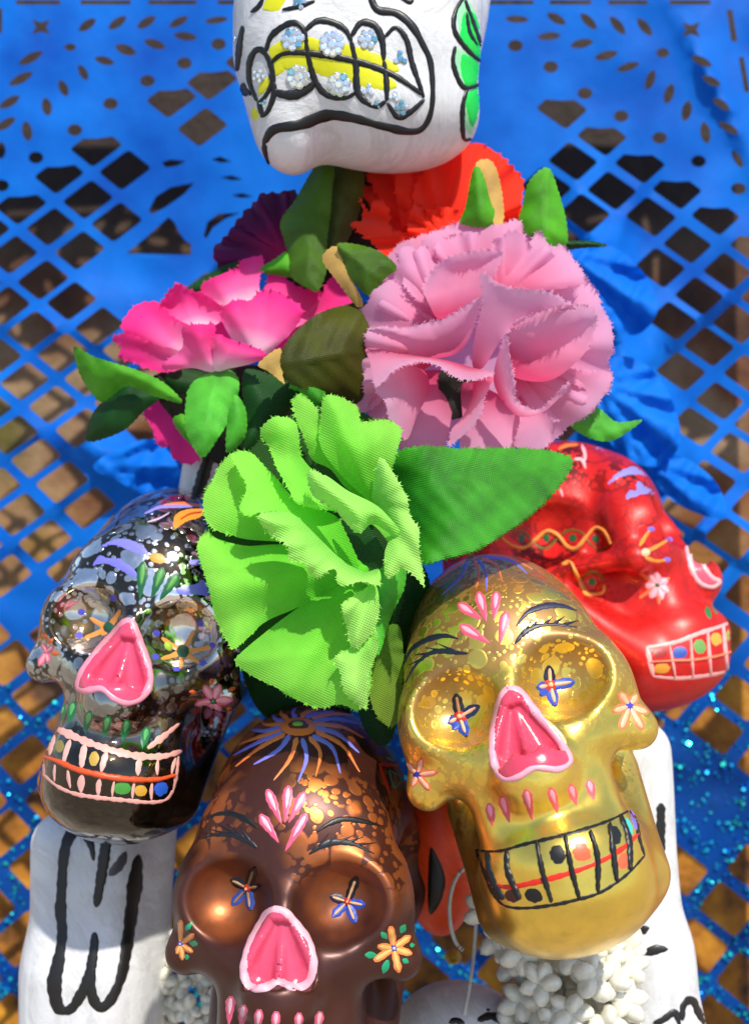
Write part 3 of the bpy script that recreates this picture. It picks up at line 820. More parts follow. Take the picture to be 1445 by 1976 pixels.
LEAF = {k: fabric_mat('leaf_' + k, a, b_2, trans=tr, weave=1300, wstr=.4, rough=.4, spec=.22, pos=(.0, 1.0), sheen=0, var=.45) for k, (a, b_2, tr) in {
    'green': ('#27780c', '#4c9c1c', .2), 'bright': ('#2a9a1c', '#56b838', .25), 'dark': ('#072a0a', '#0e3c0e', .05), 'olive': ('#2a5008', '#406410', .12), 'brown': ('#1f4208', '#3e420c', .08), 'black': ('#0c0a04', '#140f06', 0), 'tan': ('#a8843c', '#c8a458', .3), 'deep': ('#0c6414', '#36861c', .15)}.items()}  # 'black' is the shade of gaps put into colour

def leaf(parent, pts, kind, origin, s, crease=None, bulge=.02, wav=(.008, .02), **k):
    return sheet('leaf', pts, LEAF[kind], parent, origin, s, step=8, serr=(2, 12), bulge=.004 if kind == 'tan' else bulge, crease=crease, wav=wav, uvrot=.6, **k)

# ---------------------------------------------------------------- lime green carnation in front
GO, GS = (350, 730), 1.877
gx = W(715, 1110, .05)
green = empty('carnation', gx, 'lime green fabric carnation in front with one large dark green leaf to its right', 'artificial flower', 'fabric carnations')
MG = fabric_mat('lime_fabric', '#74e636', '#a2f65a', trans=.55, wstr=.5, pos=(.1, 1.0), weave=1000)
MG2 = fabric_mat('pale_lime_fabric', '#8ae04e', '#b4ee72', trans=.4, wstr=.6, pos=(.1, 1.0), weave=1000)
def gp(pts, mat=MG, **k):
    k.setdefault('serr', (2.8, 11)); k.setdefault('wav', (.012, .012))
    return sheet('petal', pts, mat, green, GO, GS, step=6, fray=.3, uvrot=.35, **k)
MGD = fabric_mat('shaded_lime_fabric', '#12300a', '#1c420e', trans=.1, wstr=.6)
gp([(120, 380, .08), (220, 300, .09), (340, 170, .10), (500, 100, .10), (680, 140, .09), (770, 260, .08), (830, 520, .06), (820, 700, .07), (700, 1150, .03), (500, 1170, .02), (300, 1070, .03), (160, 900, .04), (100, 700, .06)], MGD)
leaf(green, [(660, 700, .10), (830, 640, .10), (900, 760, .12), (840, 1000, .12), (790, 1200, .12), (740, 1330, .12), (650, 1240, .12), (620, 900, .1)], 'dark', GO, GS)  # dark sheet added in the gap by the gold skull, shade put into colour
leaf(green, [(230, 1000, .24), (520, 1100, .22), (620, 1240, .22), (480, 1300, .24), (280, 1200, .26)], 'dark', GO, GS)  # dark sheet added to paint the shaded gap under the petals
# big lower fan, two petals parted by a slit
gp([(640, 680, .02, 0), (690, 740, .02, 0), (700, 900, -.02, .4), (690, 1050, -.06, .7), (655, 1198, -.08, 1), (570, 1182, -.10, 1), (490, 1190, -.11, 1), (400, 1158, -.10, 1), (330, 1112, -.09, 1), (230, 1062, -.07, 1), (190, 1022, -.06, 1),
    (232, 980, -.065, .5), (302, 922, -.05, .4), (404, 844, -.02, .2)], ribs=(660, 700, 9, .016), bulge=.05)
gp([(610, 640, .03, 0), (660, 700, .025, 0), (500, 790, .0, .2), (404, 838, -.02, .3), (296, 888, -.05, .5), (196, 982, -.075, 1), (162, 945, -.075, 1), (132, 880, -.075, 1), (110, 820, -.07, 1), (92, 740, -.065, 1), (72, 660, -.055, 1), (58, 600, -.05, 1), (92, 552, -.045, 1),
    (130, 580, -.03, .5), (230, 606, -.02, .4), (330, 602, -.01, .3), (480, 600, .0, .2)], ribs=(660, 700, 10, .014), bulge=.035)
gp([(520, 560, .05, 0), (600, 640, .04, 0), (400, 596, .0, .3), (330, 590, -.01, .4), (220, 580, -.02, .5), (118, 542, -.03, 1), (80, 480, -.03, 1), (82, 415, -.03, 1), (118, 362, -.02, 1), (150, 305, .0, 1), (215, 270, .02, 1), (330, 420, .03, .4)], ribs=(640, 660, 8, .012), bulge=.02)
# sheet behind the curled band
gp([(640, 690, .0, 0), (600, 665, .0, 0), (500, 590, -.05, .3), (390, 500, -.08, .5), (290, 484, -.10, 1), (245, 498, -.10, 1), (212, 470, -.09, 1), (235, 395, -.08, 1), (214, 345, -.06, 1), (186, 276, -.04, 1), (256, 268, -.03, 1), (330, 350, -.02, .7), (420, 440, -.01, .5), (560, 500, .0, .2), (620, 590, .0, 0)], ribs=(640, 690, 7, .014), bulge=.0)
# curled band with the pale scalloped hem
gp([(660, 700, -.06, 0), (715, 692, -.12, 0), (716, 752, -.16, 1), (650, 738, -.17, 1), (575, 748, -.17, 1), (555, 690, -.165, 1), (485, 724, -.17, 1), (440, 664, -.165, 1), (392, 655, -.165, 1), (380, 604, -.16, 1), (320, 570, -.15, 1), (282, 500, -.14, 1),
    (340, 484, -.12, .3), (410, 496, -.11, .2), (510, 590, -.10, .1), (580, 655, -.09, 0)], MG2, ribs=(640, 560, 16, .008), bulge=.03)
# upper roll and its sheet
gp([(700, 452, .04, 0), (640, 500, .02, 0), (560, 482, -.03, .4), (500, 478, -.06, 1), (420, 452, -.07, 1), (392, 402, -.07, 1), (345, 330, -.06, 1), (318, 250, -.04, 1), (288, 190, -.02, 1), (330, 140, .0, 1), (372, 138, .0, 1), (415, 165, .0, 1), (440, 290, .0, .6), (540, 380, .0, .3), (640, 430, .03, 0)], ribs=(700, 460, 9, .018), bulge=.02)
gp([(740, 672, -.04, 0), (748, 600, -.05, 0), (690, 530, -.10, .3), (640, 560, -.13, .8), (560, 482, -.13, 1), (482, 430, -.12, 1), (462, 345, -.10, 1), (520, 350, -.10, .6), (600, 405, -.11, .5), (690, 450, -.12, .5), (740, 490, -.13, .5), (800, 570, -.11, .4), (770, 640, -.07, .1)], MG2, ribs=(740, 600, 12, .01), bulge=.03)
# top fan
gp([(690, 440, .03, 0), (600, 400, .03, 0), (540, 330, .02, .3), (470, 290, .01, .5), (440, 200, .0, .9), (400, 90, .02, 1), (432, 52, .03, 1), (480, 100, .02, 1), (500, 150, .0, .8), (520, 200, .0, .5), (600, 300, .02, .2)], ribs=(690, 440, 9, .012), bulge=.015)
gp([(700, 450, .0, 0), (650, 420, .0, 0), (560, 330, -.02, .3), (500, 230, -.03, .6), (512, 80, -.01, 1), (560, 68, -.01, 1), (640, 102, -.015, 1), (655, 152, -.02, 1), (742, 152, -.02, 1), (796, 192, -.02, 1), (775, 290, -.03, 1), (730, 380, -.02, .5)], ribs=(690, 450, 8, .014), bulge=.03)
# right side
gp([(690, 440, -.03, 0), (700, 380, -.05, .3), (716, 290, -.07, 1), (760, 325, -.08, 1), (810, 420, -.10, 1), (828, 500, -.11, 1), (862, 545, -.12, 1), (862, 640, -.14, 1), (880, 752, -.16, 1), (842, 720, -.15, 1), (800, 690, -.13, 1), (745, 720, -.13, 1), (735, 640, -.12, .5), (750, 580, -.10, .3), (740, 500, -.07, .1)], MG2, ribs=(700, 440, 10, .012), bulge=.02)
# crumpled strips under the heart
gp([(690, 745, -.10, 0), (712, 770, -.11, .2), (714, 850, -.12, .8), (690, 930, -.12, 1), (625, 975, -.14, 1), (598, 900, -.15, 1), (580, 815, -.15, 1), (640, 780, -.13, .7)], MG2, ribs=(690, 750, 8, .014), bulge=.02)
gp([(640, 960, -.12, .2), (700, 900, -.10, .2), (712, 985, -.09, .5), (680, 1060, -.10, .8), (672, 1195, -.11, 1), (600, 1145, -.13, 1), (575, 1070, -.14, 1), (552, 1012, -.14, 1)], MG2, ribs=(660, 920, 8, .014), bulge=.02)
gp([(690, 960, -.0, .3), (790, 900, .02, .3), (800, 1150, .03, 1), (765, 1260, .02, 1), (690, 1190, .0, 1)], fabric_mat('olive_lime_fabric', '#5a8a20', '#7a9a2c', wstr=.6), ribs=(720, 980, 8, .01))
leaf(green, [(720, 690, -.02), (805, 640, .0), (812, 740, .0), (765, 850, -.02), (715, 1000, -.04), (700, 900, -.05), (712, 780, -.04)], 'bright', GO, GS)
leaf(green, [(572, 486, -.062), (640, 500, -.068), (700, 565, -.072), (742, 640, -.072), (722, 686, -.068), (656, 668, -.064), (608, 590, -.062)], 'dark', GO, GS, bulge=0)  # dark sheet in the throat, its shade painted as colour
# the big leaf
leaf(green, [(740, 300, .06, .2), (770, 268, .05), (860, 250, .03), (1000, 252, .02), (1130, 256, .01), (1260, 254, .0), (1360, 270, -.01), (1415, 302, -.01), (1375, 385, -.02), (1290, 470, -.03), (1200, 545, -.045), (1080, 615, -.06), (960, 655, -.06), (868, 668, -.05), (850, 560, .0, .2), (800, 420, .04, .2)],
     'deep', GO, GS, crease=((760, 400), (1410, 305), -.35), bulge=.03, wav=(.01, .01), fray=.7)

# ---------------------------------------------------------------- light pink carnation
PO, PS = (600, 260), 2.189
pink = empty('carnation', W(930, 650, .2), 'large pale pink fabric carnation in the middle of the bunch', 'artificial flower', 'fabric carnations')
MP = fabric_mat('pale_pink_fabric', '#d84a78', '#eab0d0', trans=.58, wstr=.2, mid='#ee9abc', pos=(.1, .95), weave=1500, var=.06)
def pp(pts, y=0.0, frill=0, **k):
    k.setdefault('serr', (3.2, 13)); k.setdefault('wav', (.014, .01))
    pts = [(p[0], p[1], p[2] + y) + tuple(p[3:]) for p in pts]
    if frill:                                                      # a second, smaller frilled layer over the petal
        a = math.radians(frill); q = []
        for p in pts:
            dx, dy = p[0] - 720, p[1] - 850
            q.append((720 + .9 * (dx * math.cos(a) - dy * math.sin(a)), 850 + .9 * (dx * math.sin(a) + dy * math.cos(a)), p[2] - .010) + tuple(p[3:]))
        k2 = dict(k); sheet('petal', q, MP, pink, PO, PS, step=7, fray=.6, uvrot=.7, rib_amp=.9, rib_k=.8, **k2)
    return sheet('petal', pts, MP, pink, PO, PS, step=7, fray=.6, uvrot=1.1, rib_amp=.75, rib_k=.5, **k)
y0 = .11
pp([(250, 700, .12), (360, 480, .14), (520, 410, .15), (700, 380, .16), (900, 410, .16), (1080, 500, .15), (1200, 690, .14), (1240, 900, .13), (1200, 1100, .12), (1000, 1270, .12), (700, 1290, .11), (350, 1290, .11), (230, 1100, .11)], y0, bulge=.02)
pp([(700, 640, .05, 0), (560, 620, .05, .1), (470, 480, .09, .9), (490, 425, .10, 1), (560, 392, .11, 1), (650, 366, .12, 1), (735, 372, .12, 1), (765, 350, .12, 1), (800, 378, .12, 1), (872, 358, .12, 1), (880, 430, .09, .8), (800, 560, .06, .3)], y0, frill=5, ribs=(700, 650, 11, .022))
pp([(780, 680, .02, 0), (800, 560, .03, .4), (815, 425, .05, 1), (858, 398, .05, 1), (900, 430, .06, 1), (925, 455, .06, 1), (962, 414, .06, 1), (1010, 470, .06, 1), (1065, 465, .07, 1), (1110, 530, .07, 1), (1145, 592, .07, 1), (1120, 640, .05, .7), (960, 660, .02, .3)], y0, frill=-6, ribs=(800, 680, 11, .02))
pp([(900, 900, .02, 0), (900, 800, .02, .1), (1000, 680, .04, .5), (1130, 600, .08, 1), (1205, 660, .09, 1), (1222, 730, .09, 1), (1262, 800, .10, 1), (1280, 905, .10, 1), (1256, 960, .10, 1), (1265, 1030, .10, 1), (1230, 1100, .09, 1), (1120, 1060, .05, .6), (1000, 980, .02, .2)], y0, ribs=(880, 880, 12, .022))
pp([(860, 1000, .03, 0), (980, 960, .03, .3), (1150, 1000, .05, .7), (1262, 1010, .09, 1), (1245, 1090, .09, 1), (1180, 1175, .09, 1), (1090, 1222, .08, 1), (1010, 1300, .08, 1), (960, 1230, .05, .7), (900, 1100, .03, .3)], y0, frill=6, ribs=(850, 980, 11, .02))
pp([(560, 800, .03, 0), (500, 760, .03, .2), (420, 720, .04, .6), (330, 640, .06, 1), (340, 575, .07, 1), (372, 545, .08, 1), (362, 492, .09, 1), (420, 468, .09, 1), (480, 520, .08, 1), (560, 505, .07, 1), (500, 600, .04, .6), (560, 720, .03, .1)], y0, frill=6, ribs=(570, 800, 12, .022))
pp([(540, 880, .02, 0), (450, 900, .02, .3), (300, 880, .03, .7), (172, 850, .06, 1), (180, 780, .07, 1), (240, 705, .07, 1), (250, 655, .07, 1), (335, 615, .06, 1), (430, 690, .04, .7), (540, 780, .02, .1)], y0, frill=-6, ribs=(560, 860, 12, .02))
pp([(520, 960, .02, 0), (400, 1040, .02, .3), (300, 1120, .03, .6), (205, 1180, .05, 1), (188, 1110, .06, 1), (200, 1020, .06, 1), (178, 930, .06, 1), (190, 865, .05, 1), (330, 870, .03, .6), (480, 900, .02, .1)], y0, frill=5, ribs=(540, 940, 11, .018))
# lower skirts
pp([(560, 1000, .05, 0), (600, 1100, .05, .1), (560, 1320, .02, .8), (460, 1325, .02, 1), (350, 1318, .03, 1), (330, 1220, .02, 1), (240, 1190, .04, .9), (270, 1100, .03, .6), (430, 1010, .04, .1)], y0, ribs=(560, 980, 9, .014))
pp([(640, 1050, .04, 0), (760, 1080, .04, 0), (880, 1160, .03, .3), (920, 1180, .02, .7), (862, 1320, .01, 1), (740, 1330, .01, 1), (640, 1330, .02, 1), (640, 1200, .03, .4)], y0, ribs=(700, 1040, 9, .014))
pp([(880, 1100, .03, 0), (940, 1160, .03, .4), (1020, 1200, .03, 1), (1004, 1300, .03, 1), (930, 1325, .02, 1), (858, 1312, .01, 1), (880, 1200, .0, .6)], y0, ribs=(880, 1100, 9, .014))
# inner folds, nearer the camera
pp([(540, 778, .0, 0), (500, 720, .0, .3), (478, 660, .0, .7), (500, 590, .01, 1), (560, 525, .02, 1), (640, 500, .02, 1), (740, 492, .02, 1), (812, 500, .01, 1), (770, 600, .0, .6), (720, 690, -.01, .3), (630, 760, .0, .0)], y0 - .03, bulge=-.05, ribs=(600, 760, 6, .01))
pp([(600, 930, .0, .1), (520, 945, -.01, .1), (440, 940, -.01, .2), (380, 880, -.03, .5), (240, 826, -.05, 1), (320, 815, -.055, 1), (400, 822, -.06, 1), (480, 792, -.06, 1), (570, 772, -.06, 1), (650, 730, -.06, 1), (722, 690, -.06, 1), (690, 810, -.03, .6), (650, 890, -.01, .2)], y0 - .03, bulge=-.03, ribs=(560, 940, 9, .012))
pp([(690, 990, .0, 0), (680, 940, -.01, .2), (700, 800, -.05, .6), (722, 680, -.08, .9), (724, 590, -.09, 1), (770, 620, -.09, 1), (820, 640, -.09, 1), (905, 650, -.09, 1), (1000, 670, -.08, 1), (1120, 735, -.05, 1), (1000, 745, -.04, .7), (890, 790, -.05, .6), (830, 840, -.06, .7), (780, 900, -.04, .5), (730, 980, -.02, .2)], y0 - .02, ribs=(700, 980, 9, .012))
pp([(850, 1020, -.0, 0), (840, 930, -.01, .1), (835, 850, -.03, .5), (880, 785, -.06, 1), (980, 742, -.06, 1), (1080, 722, -.05, 1), (1180, 735, -.03, 1), (1205, 790, -.01, 1), (1180, 880, .0, .7), (1120, 960, .0, .4), (1000, 1040, .0, .1)], y0 - .02, bulge=-.05, ribs=(880, 1000, 9, .014))
pp([(770, 1040, .0, 0), (820, 850, -.07, 1), (832, 920, -.07, 1), (860, 1030, -.07, 1), (868, 1120, -.08, 1), (950, 1168, -.09, 1), (1010, 1120, -.09, 1), (1080, 1048, -.08, 1), (1090, 1060, -.07, .8), (1030, 1130, -.06, .5), (960, 1180, -.04, .4), (860, 1180, -.01, .2)], y0 - .03, ribs=(780, 1060, 10, .012))
pp([(690, 985, -.02, .1), (780, 1010, -.08, 1), (700, 1034, -.09, 1), (620, 1024, -.09, 1), (540, 978, -.09, 1), (450, 962, -.08, 1), (350, 992, -.08, 1), (275, 1062, -.08, 1), (250, 960, -.03, .5), (240, 900, .0, .3), (420, 930, -.01, .1), (560, 950, -.02, .1)], y0 - .04, ribs=(560, 900, 12, .014))
pp([(480, 1000, -.0, .1), (500, 1080, .0, .1), (450, 1180, -.02, .4), (400, 1290, -.03, .6), (330, 1200, -.05, 1), (320, 1130, -.055, 1), (275, 1070, -.06, 1), (330, 1010, -.05, .8), (400, 975, -.03, .4)], y0 - .03, ribs=(500, 1000, 9, .012))
pp([(770, 1020, -.05, .3), (745, 1090, -.06, .6), (708, 1190, -.07, 1), (640, 1270, -.06, 1), (580, 1318, -.05, 1), (590, 1250, -.04, .6), (640, 1190, -.03, .3), (680, 1110, -.02, .1), (690, 1040, -.02, 0)], y0 - .04, ribs=(760, 1010, 8, .01))
leaf(pink, [(545, 1000, .16), (690, 1000, .16), (690, 1120, .16), (640, 1190, .16), (560, 1180, .16)], 'black', PO, PS, bulge=0)  # near-black sheet painting the shade inside the cavity
# leaves of the pale pink flower
leaf(pink, [(110, 465, .17), (200, 462, .17), (290, 492, .16), (360, 560, .16), (320, 600, .16), (245, 680, .15), (180, 620, .16), (135, 540, .17)], 'olive', PO, PS, crease=((110, 465), (330, 640), .2))
leaf(pink, [(108, 470, .18), (140, 545, .175), (215, 700, .17), (190, 720, .18), (100, 610, .19), (50, 520, .2)], 'tan', PO, PS)
leaf(pink, [(875, 380, .25), (890, 300, .25), (920, 200, .25), (1000, 140, .26), (1050, 250, .26), (1080, 400, .25), (1075, 470, .25), (990, 480, .24), (930, 430, .24)], 'green', PO, PS, crease=((1000, 140), (980, 480), .3))
leaf(pink, [(640, 380, .22), (650, 300, .22), (690, 140, .22), (730, 180, .21), (760, 280, .21), (790, 380, .22)], 'green', PO, PS, crease=((690, 140), (720, 390), .2))
leaf(pink, [(692, 130, .225), (760, 112, .23), (805, 230, .23), (815, 350, .23), (780, 400, .22), (755, 280, .215)], 'tan', PO, PS)
leaf(pink, [(1070, 450, .3), (1160, 448, .3), (1250, 468, .3), (1160, 480, .3), (1075, 485, .3)], 'dark', PO, PS)
leaf(pink, [(1080, 1210, .3), (1160, 1180, .28), (1210, 1150, .27), (1290, 1215, .27), (1400, 1205, .28), (1300, 1280, .26), (1220, 1292, .25), (1130, 1260, .26)], 'bright', PO, PS, crease=((1080, 1220), (1400, 1205), .2))

# ---------------------------------------------------------------- hot pink carnation
HO, HS = (120, 260), 2.331
hot = empty('carnation', W(480, 660, .3), 'hot pink carnation with white-hearted petals on the left of the bunch', 'artificial flower', 'fabric carnations')
MH = fabric_mat('hot_pink_fabric', '#f8d4e4', '#f4308a', trans=.4, wstr=.2, mid='#f870ac', pos=(.15, .95), weave=1500, var=.06)
def hp(pts, y=.3, **k):
    k.setdefault('serr', (3, 18)); k.setdefault('wav', (.014, .012))
    pts = [(p[0], p[1], p[2] + y) + tuple(p[3:]) for p in pts]
    return sheet('petal', pts, MH, hot, HO, HS, step=7, fray=.3, uvrot=.9, rib_amp=.8, rib_k=.6, **k)
hp([(300, 850, .06), (560, 720, .08), (900, 700, .08), (1150, 740, .07), (1200, 850, .06), (900, 1000, .05), (600, 1050, .05), (330, 1020, .05)])
hp([(760, 800, .0, 0), (660, 760, .02, .6), (630, 680, .04, 1), (690, 645, .04, 1), (760, 610, .04, 1), (800, 590, .04, 1), (800, 562, .05, 1), (905, 545, .05, 1), (885, 650, .03, .7), (880, 730, .01, .2)], ribs=(790, 820, 8, .02))
hp([(860, 860, .0, 0), (880, 760, .02, .4), (920, 680, .04, .9), (930, 602, .05, 1), (1000, 640, .05, 1), (1080, 690, .05, 1), (1160, 705, .05, 1), (1240, 760, .05, 1), (1150, 820, .03, .8), (1000, 880, .01, .3)], ribs=(860, 870, 8, .02))
hp([(1040, 860, .02, .4), (1160, 740, .03, .9), (1190, 670, .04, 1), (1235, 640, .04, 1), (1300, 710, .05, 1), (1340, 772, .05, 1), (1200, 790, .04, 1)], ribs=(1020, 880, 8, .014))
hp([(620, 860, -.02, .1), (560, 850, -.02, .4), (460, 800, .0, 1), (440, 765, .0, 1), (490, 700, .01, 1), (525, 672, .01, 1), (570, 702, .01, 1), (640, 722, .0, 1), (735, 785, .0, 1), (700, 850, -.02, .4)], y=.26, bulge=-.03, ribs=(620, 880, 8, .016))
hp([(540, 1000, -.02, .2), (440, 970, -.01, .6), (330, 930, .01, 1), (270, 870, .02, 1), (280, 820, .03, 1), (345, 755, .03, 1), (440, 755, .01, 1), (480, 830, -.01, .9), (560, 880, -.03, .5)], y=.27, ribs=(560, 990, 10, .016))
hp([(560, 1040, -.01, .3), (450, 1070, .0, 1), (330, 1030, .01, 1), (255, 1000, .02, 1), (270, 950, .02, 1), (228, 918, .03, 1), (300, 895, .02, 1), (420, 940, -.01, .8), (540, 980, -.03, .3)], y=.26, ribs=(580, 1000, 10, .016))
hp([(890, 1000, -.04, .0), (800, 960, -.04, .1), (740, 880, -.05, .4), (715, 800, -.04, 1), (770, 750, -.04, 1), (850, 745, -.04, .9), (890, 700, -.03, 1), (960, 700, -.03, 1), (1030, 735, -.03, 1), (1080, 800, -.02, 1), (1000, 920, -.03, .6)], y=.25, ribs=(870, 1000, 8, .022), bulge=.02)
hp([(690, 1062, -.06, .2), (590, 1050, -.05, .4), (500, 1055, -.04, .6), (450, 1040, -.03, .8), (540, 960, -.06, .7), (540, 862, -.07, 1), (640, 850, -.08, 1), (690, 855, -.08, 1), (680, 930, -.08, .9)], y=.25, ribs=(650, 1060, 9, .016), bulge=.02)
hp([(690, 1062, -.06, .1), (680, 980, -.07, .5), (690, 900, -.08, .9), (760, 920, -.09, 1), (850, 945, -.09, 1), (920, 992, -.08, 1), (850, 1030, -.07, .4), (760, 1050, -.06, .1)], y=.24, ribs=(690, 1060, 9, .012), bulge=.015)
hp([(560, 1180, .05, .8), (440, 1170, .05, .9), (360, 1230, .05, 1), (400, 1320, .05, 1), (440, 1400, .06, 1), (490, 1400, .06, 1), (500, 1450, .06, 1), (590, 1480, .06, 1), (640, 1400, .06, .9), (620, 1260, .06, .8)], ribs=(560, 1150, 9, .014))
# leaves round it
leaf(hot, [(985, 980, .1), (1010, 930, .1), (1080, 860, .1), (1160, 800, .11), (1250, 768, .17), (1380, 770, .2), (1460, 950, .22), (1400, 1230, .21), (1230, 1200, .15), (1140, 1160, .1), (1040, 1130, .1), (990, 1060, .1)], 'brown', HO, HS, crease=((990, 1030), (1440, 950), .15), bulge=.05)
leaf(hot, [(880, 1030, .09), (980, 960, .1), (990, 1080, .1), (1000, 1120, .1), (930, 1070, .095)], 'tan', HO, HS)
leaf(hot, [(55, 950, .25), (150, 1000, .24), (240, 1030, .22), (350, 1060, .21), (450, 1110, .2), (540, 1205, .2), (420, 1180, .22), (340, 1140, .24), (280, 1130, .25), (180, 1205, .27), (110, 1130, .27), (70, 1040, .26)], 'green', HO, HS, crease=((55, 950), (540, 1205), .3))
leaf(hot, [(118, 1380, .32), (135, 1260, .31), (210, 1170, .29), (300, 1130, .27), (450, 1170, .26), (360, 1250, .27), (260, 1340, .29)], 'dark', HO, HS)
leaf(hot, [(570, 1140, .19), (650, 1080, .2), (760, 1060, .2), (800, 1120, .18), (770, 1230, .17), (720, 1340, .16), (640, 1450, .16), (590, 1400, .16), (550, 1300, .17)], 'bright', HO, HS, crease=((690, 1060), (640, 1450), .25))
leaf(hot, [(500, 1280, .2), (560, 1260, .19), (590, 1330, .19), (600, 1410, .19), (540, 1350, .2)], 'green', HO, HS)
leaf(hot, [(785, 1170, .16), (830, 1240, .17), (820, 1360, .18), (740, 1430, .18), (740, 1300, .17), (760, 1220, .16)], 'bright', HO, HS)
leaf(hot, [(820, 1060, .2), (1000, 1100, .2), (1080, 1180, .2), (960, 1300, .2), (850, 1420, .2), (800, 1400, .2), (820, 1250, .2)], 'dark', HO, HS)
leaf(hot, [(1020, 1130, .12), (1080, 1060, .12), (1180, 1160, .12), (1160, 1230, .12), (1070, 1160, .12)], 'deep', HO, HS)
leaf(hot, [(470, 1060, .3), (620, 1060, .3), (700, 1150, .3), (560, 1180, .3), (460, 1120, .3)], 'dark', HO, HS)
leaf(hot, [(400, 1120, .3), (650, 1040, .32), (1000, 1050, .32), (1300, 1150, .32), (1250, 1420, .34), (900, 1500, .34), (700, 1480, .34)], 'black', HO, HS)  # near-black backing sheet, painted shade for the gaps between leaves

# ---------------------------------------------------------------- purple and red-orange carnations behind
purple = empty('carnation', W(500, 420, .42), 'dark purple carnation half hidden behind tall dark leaves', 'artificial flower', 'fabric carnations')
MU = fabric_mat('purple_fabric', '#a00c4c', '#5a0a48', trans=.25, wstr=.2, pos=(.1, .8))
for pts in ([(1010, 540, .40, 0), (900, 590, .42, .6), (760, 640, .44, 1), (685, 530, .45, 1), (720, 470, .45, 1), (770, 420, .45, 1), (820, 400, .44, .9), (950, 470, .42, .3)],
            [(1030, 540, .39, 0), (940, 500, .41, .3), (810, 410, .43, 1), (830, 350, .44, 1), (880, 310, .44, 1), (900, 270, .45, 1), (960, 265, .45, 1), (1060, 248, .45, 1), (1080, 400, .42, .5)],
            [(1030, 560, .44, 0), (700, 560, .47, 1), (800, 380, .48, 1), (1000, 260, .48, 1), (1100, 400, .47, .6)]):
    sheet('petal', pts, MU, purple, HO, HS, step=8, serr=(8, 22), ribs=(1030, 550, 14, .02), wav=(.01, .01))
leaf(purple, [(1110, 690, .28), (1030, 640, .3), (1020, 560, .31), (1000, 480, .32), (985, 390, .33), (1040, 300, .33), (1100, 200, .34), (1170, 110, .34), (1225, 150, .33), (1215, 260, .32), (1195, 450, .3), (1190, 600, .29), (1150, 700, .28)], 'olive', HO, HS, crease=((1200, 120), (1090, 690), .25))
leaf(purple, [(1190, 520, .33), (1200, 300, .34), (1225, 130, .36), (1320, 110, .37), (1360, 200, .37), (1340, 340, .36), (1280, 480, .35), (1240, 560, .34)], 'brown', HO, HS, crease=((1280, 120), (1220, 560), .2))
leaf(purple, [(890, 600, .33), (960, 560, .33), (1020, 530, .33), (1060, 640, .33), (960, 630, .33), (900, 620, .33)], 'green', HO, HS)
leaf(purple, [(570, 690, .42), (700, 600, .42), (830, 570, .42), (900, 600, .42), (820, 700, .42), (640, 720, .42)], 'dark', HO, HS)
leaf(purple, [(1000, 640, .42), (1100, 300, .42), (1330, 250, .42), (1400, 420, .42), (1340, 640, .42), (1150, 760, .42)], 'black', HO, HS)  # near-black sheet painted as the shaded gap behind the tall leaves

orange = empty('carnation', W(870, 400, .38), 'bright red-orange carnation under the chin of the white painted skull', 'artificial flower', 'fabric carnations')
MO = fabric_mat('red_orange_fabric', '#e8160a', '#ff3a1c', trans=.45, wstr=.2, pos=(.1, .8), var=.1)
for pts in ([(500, 480, .40), (240, 330, .42), (250, 150, .45), (500, 90, .46), (800, 110, .46), (880, 250, .45), (850, 400, .42)],
            [(560, 420, .33, 0), (450, 330, .33, .6), (445, 210, .35, 1), (500, 130, .38, 1), (560, 70, .40, 1), (690, 40, .42, 1), (760, 70, .42, 1), (800, 95, .42, 1), (860, 140, .41, 1), (905, 195, .40, 1), (890, 290, .38, 1), (870, 380, .36, .8), (700, 420, .33, .2)],
            [(420, 420, .36, 0), (360, 380, .37, .2), (280, 260, .40, .6), (225, 165, .42, .9), (330, 165, .42, .9), (440, 170, .41, .9), (420, 300, .38, .5)],
            [(400, 540, .28, .2), (350, 540, .28, .5), (260, 450, .29, .8), (165, 375, .31, 1), (210, 350, .31, 1), (205, 262, .33, 1), (245, 330, .32, 1), (268, 285, .33, 1), (320, 310, .32, 1), (340, 400, .31, .9), (420, 420, .30, .5)],
            [(520, 500, .27, .2), (420, 510, .28, .4), (405, 380, .30, .9), (400, 345, .30, 1), (435, 290, .31, 1), (500, 320, .31, 1), (560, 310, .31, 1), (650, 345, .30, 1), (640, 400, .28, .7)],
            [(390, 400, .35, .2), (370, 330, .35, .5), (355, 190, .36, 1), (390, 165, .36, 1), (430, 190, .36, 1), (425, 300, .35, .8)]):
    sheet('petal', pts, MO, orange, PO, PS, step=7, serr=(6, 18) if len(pts) > 6 else None, ribs=(560, 430, 14, .02), wav=(.016, .012), fray=.2)
leaf(orange, [(100, 470, .43), (120, 160, .45), (230, 150, .45), (330, 330, .44), (300, 480, .43)], 'black', PO, PS)  # near-black sheet, shade of the gap left of the flower painted in

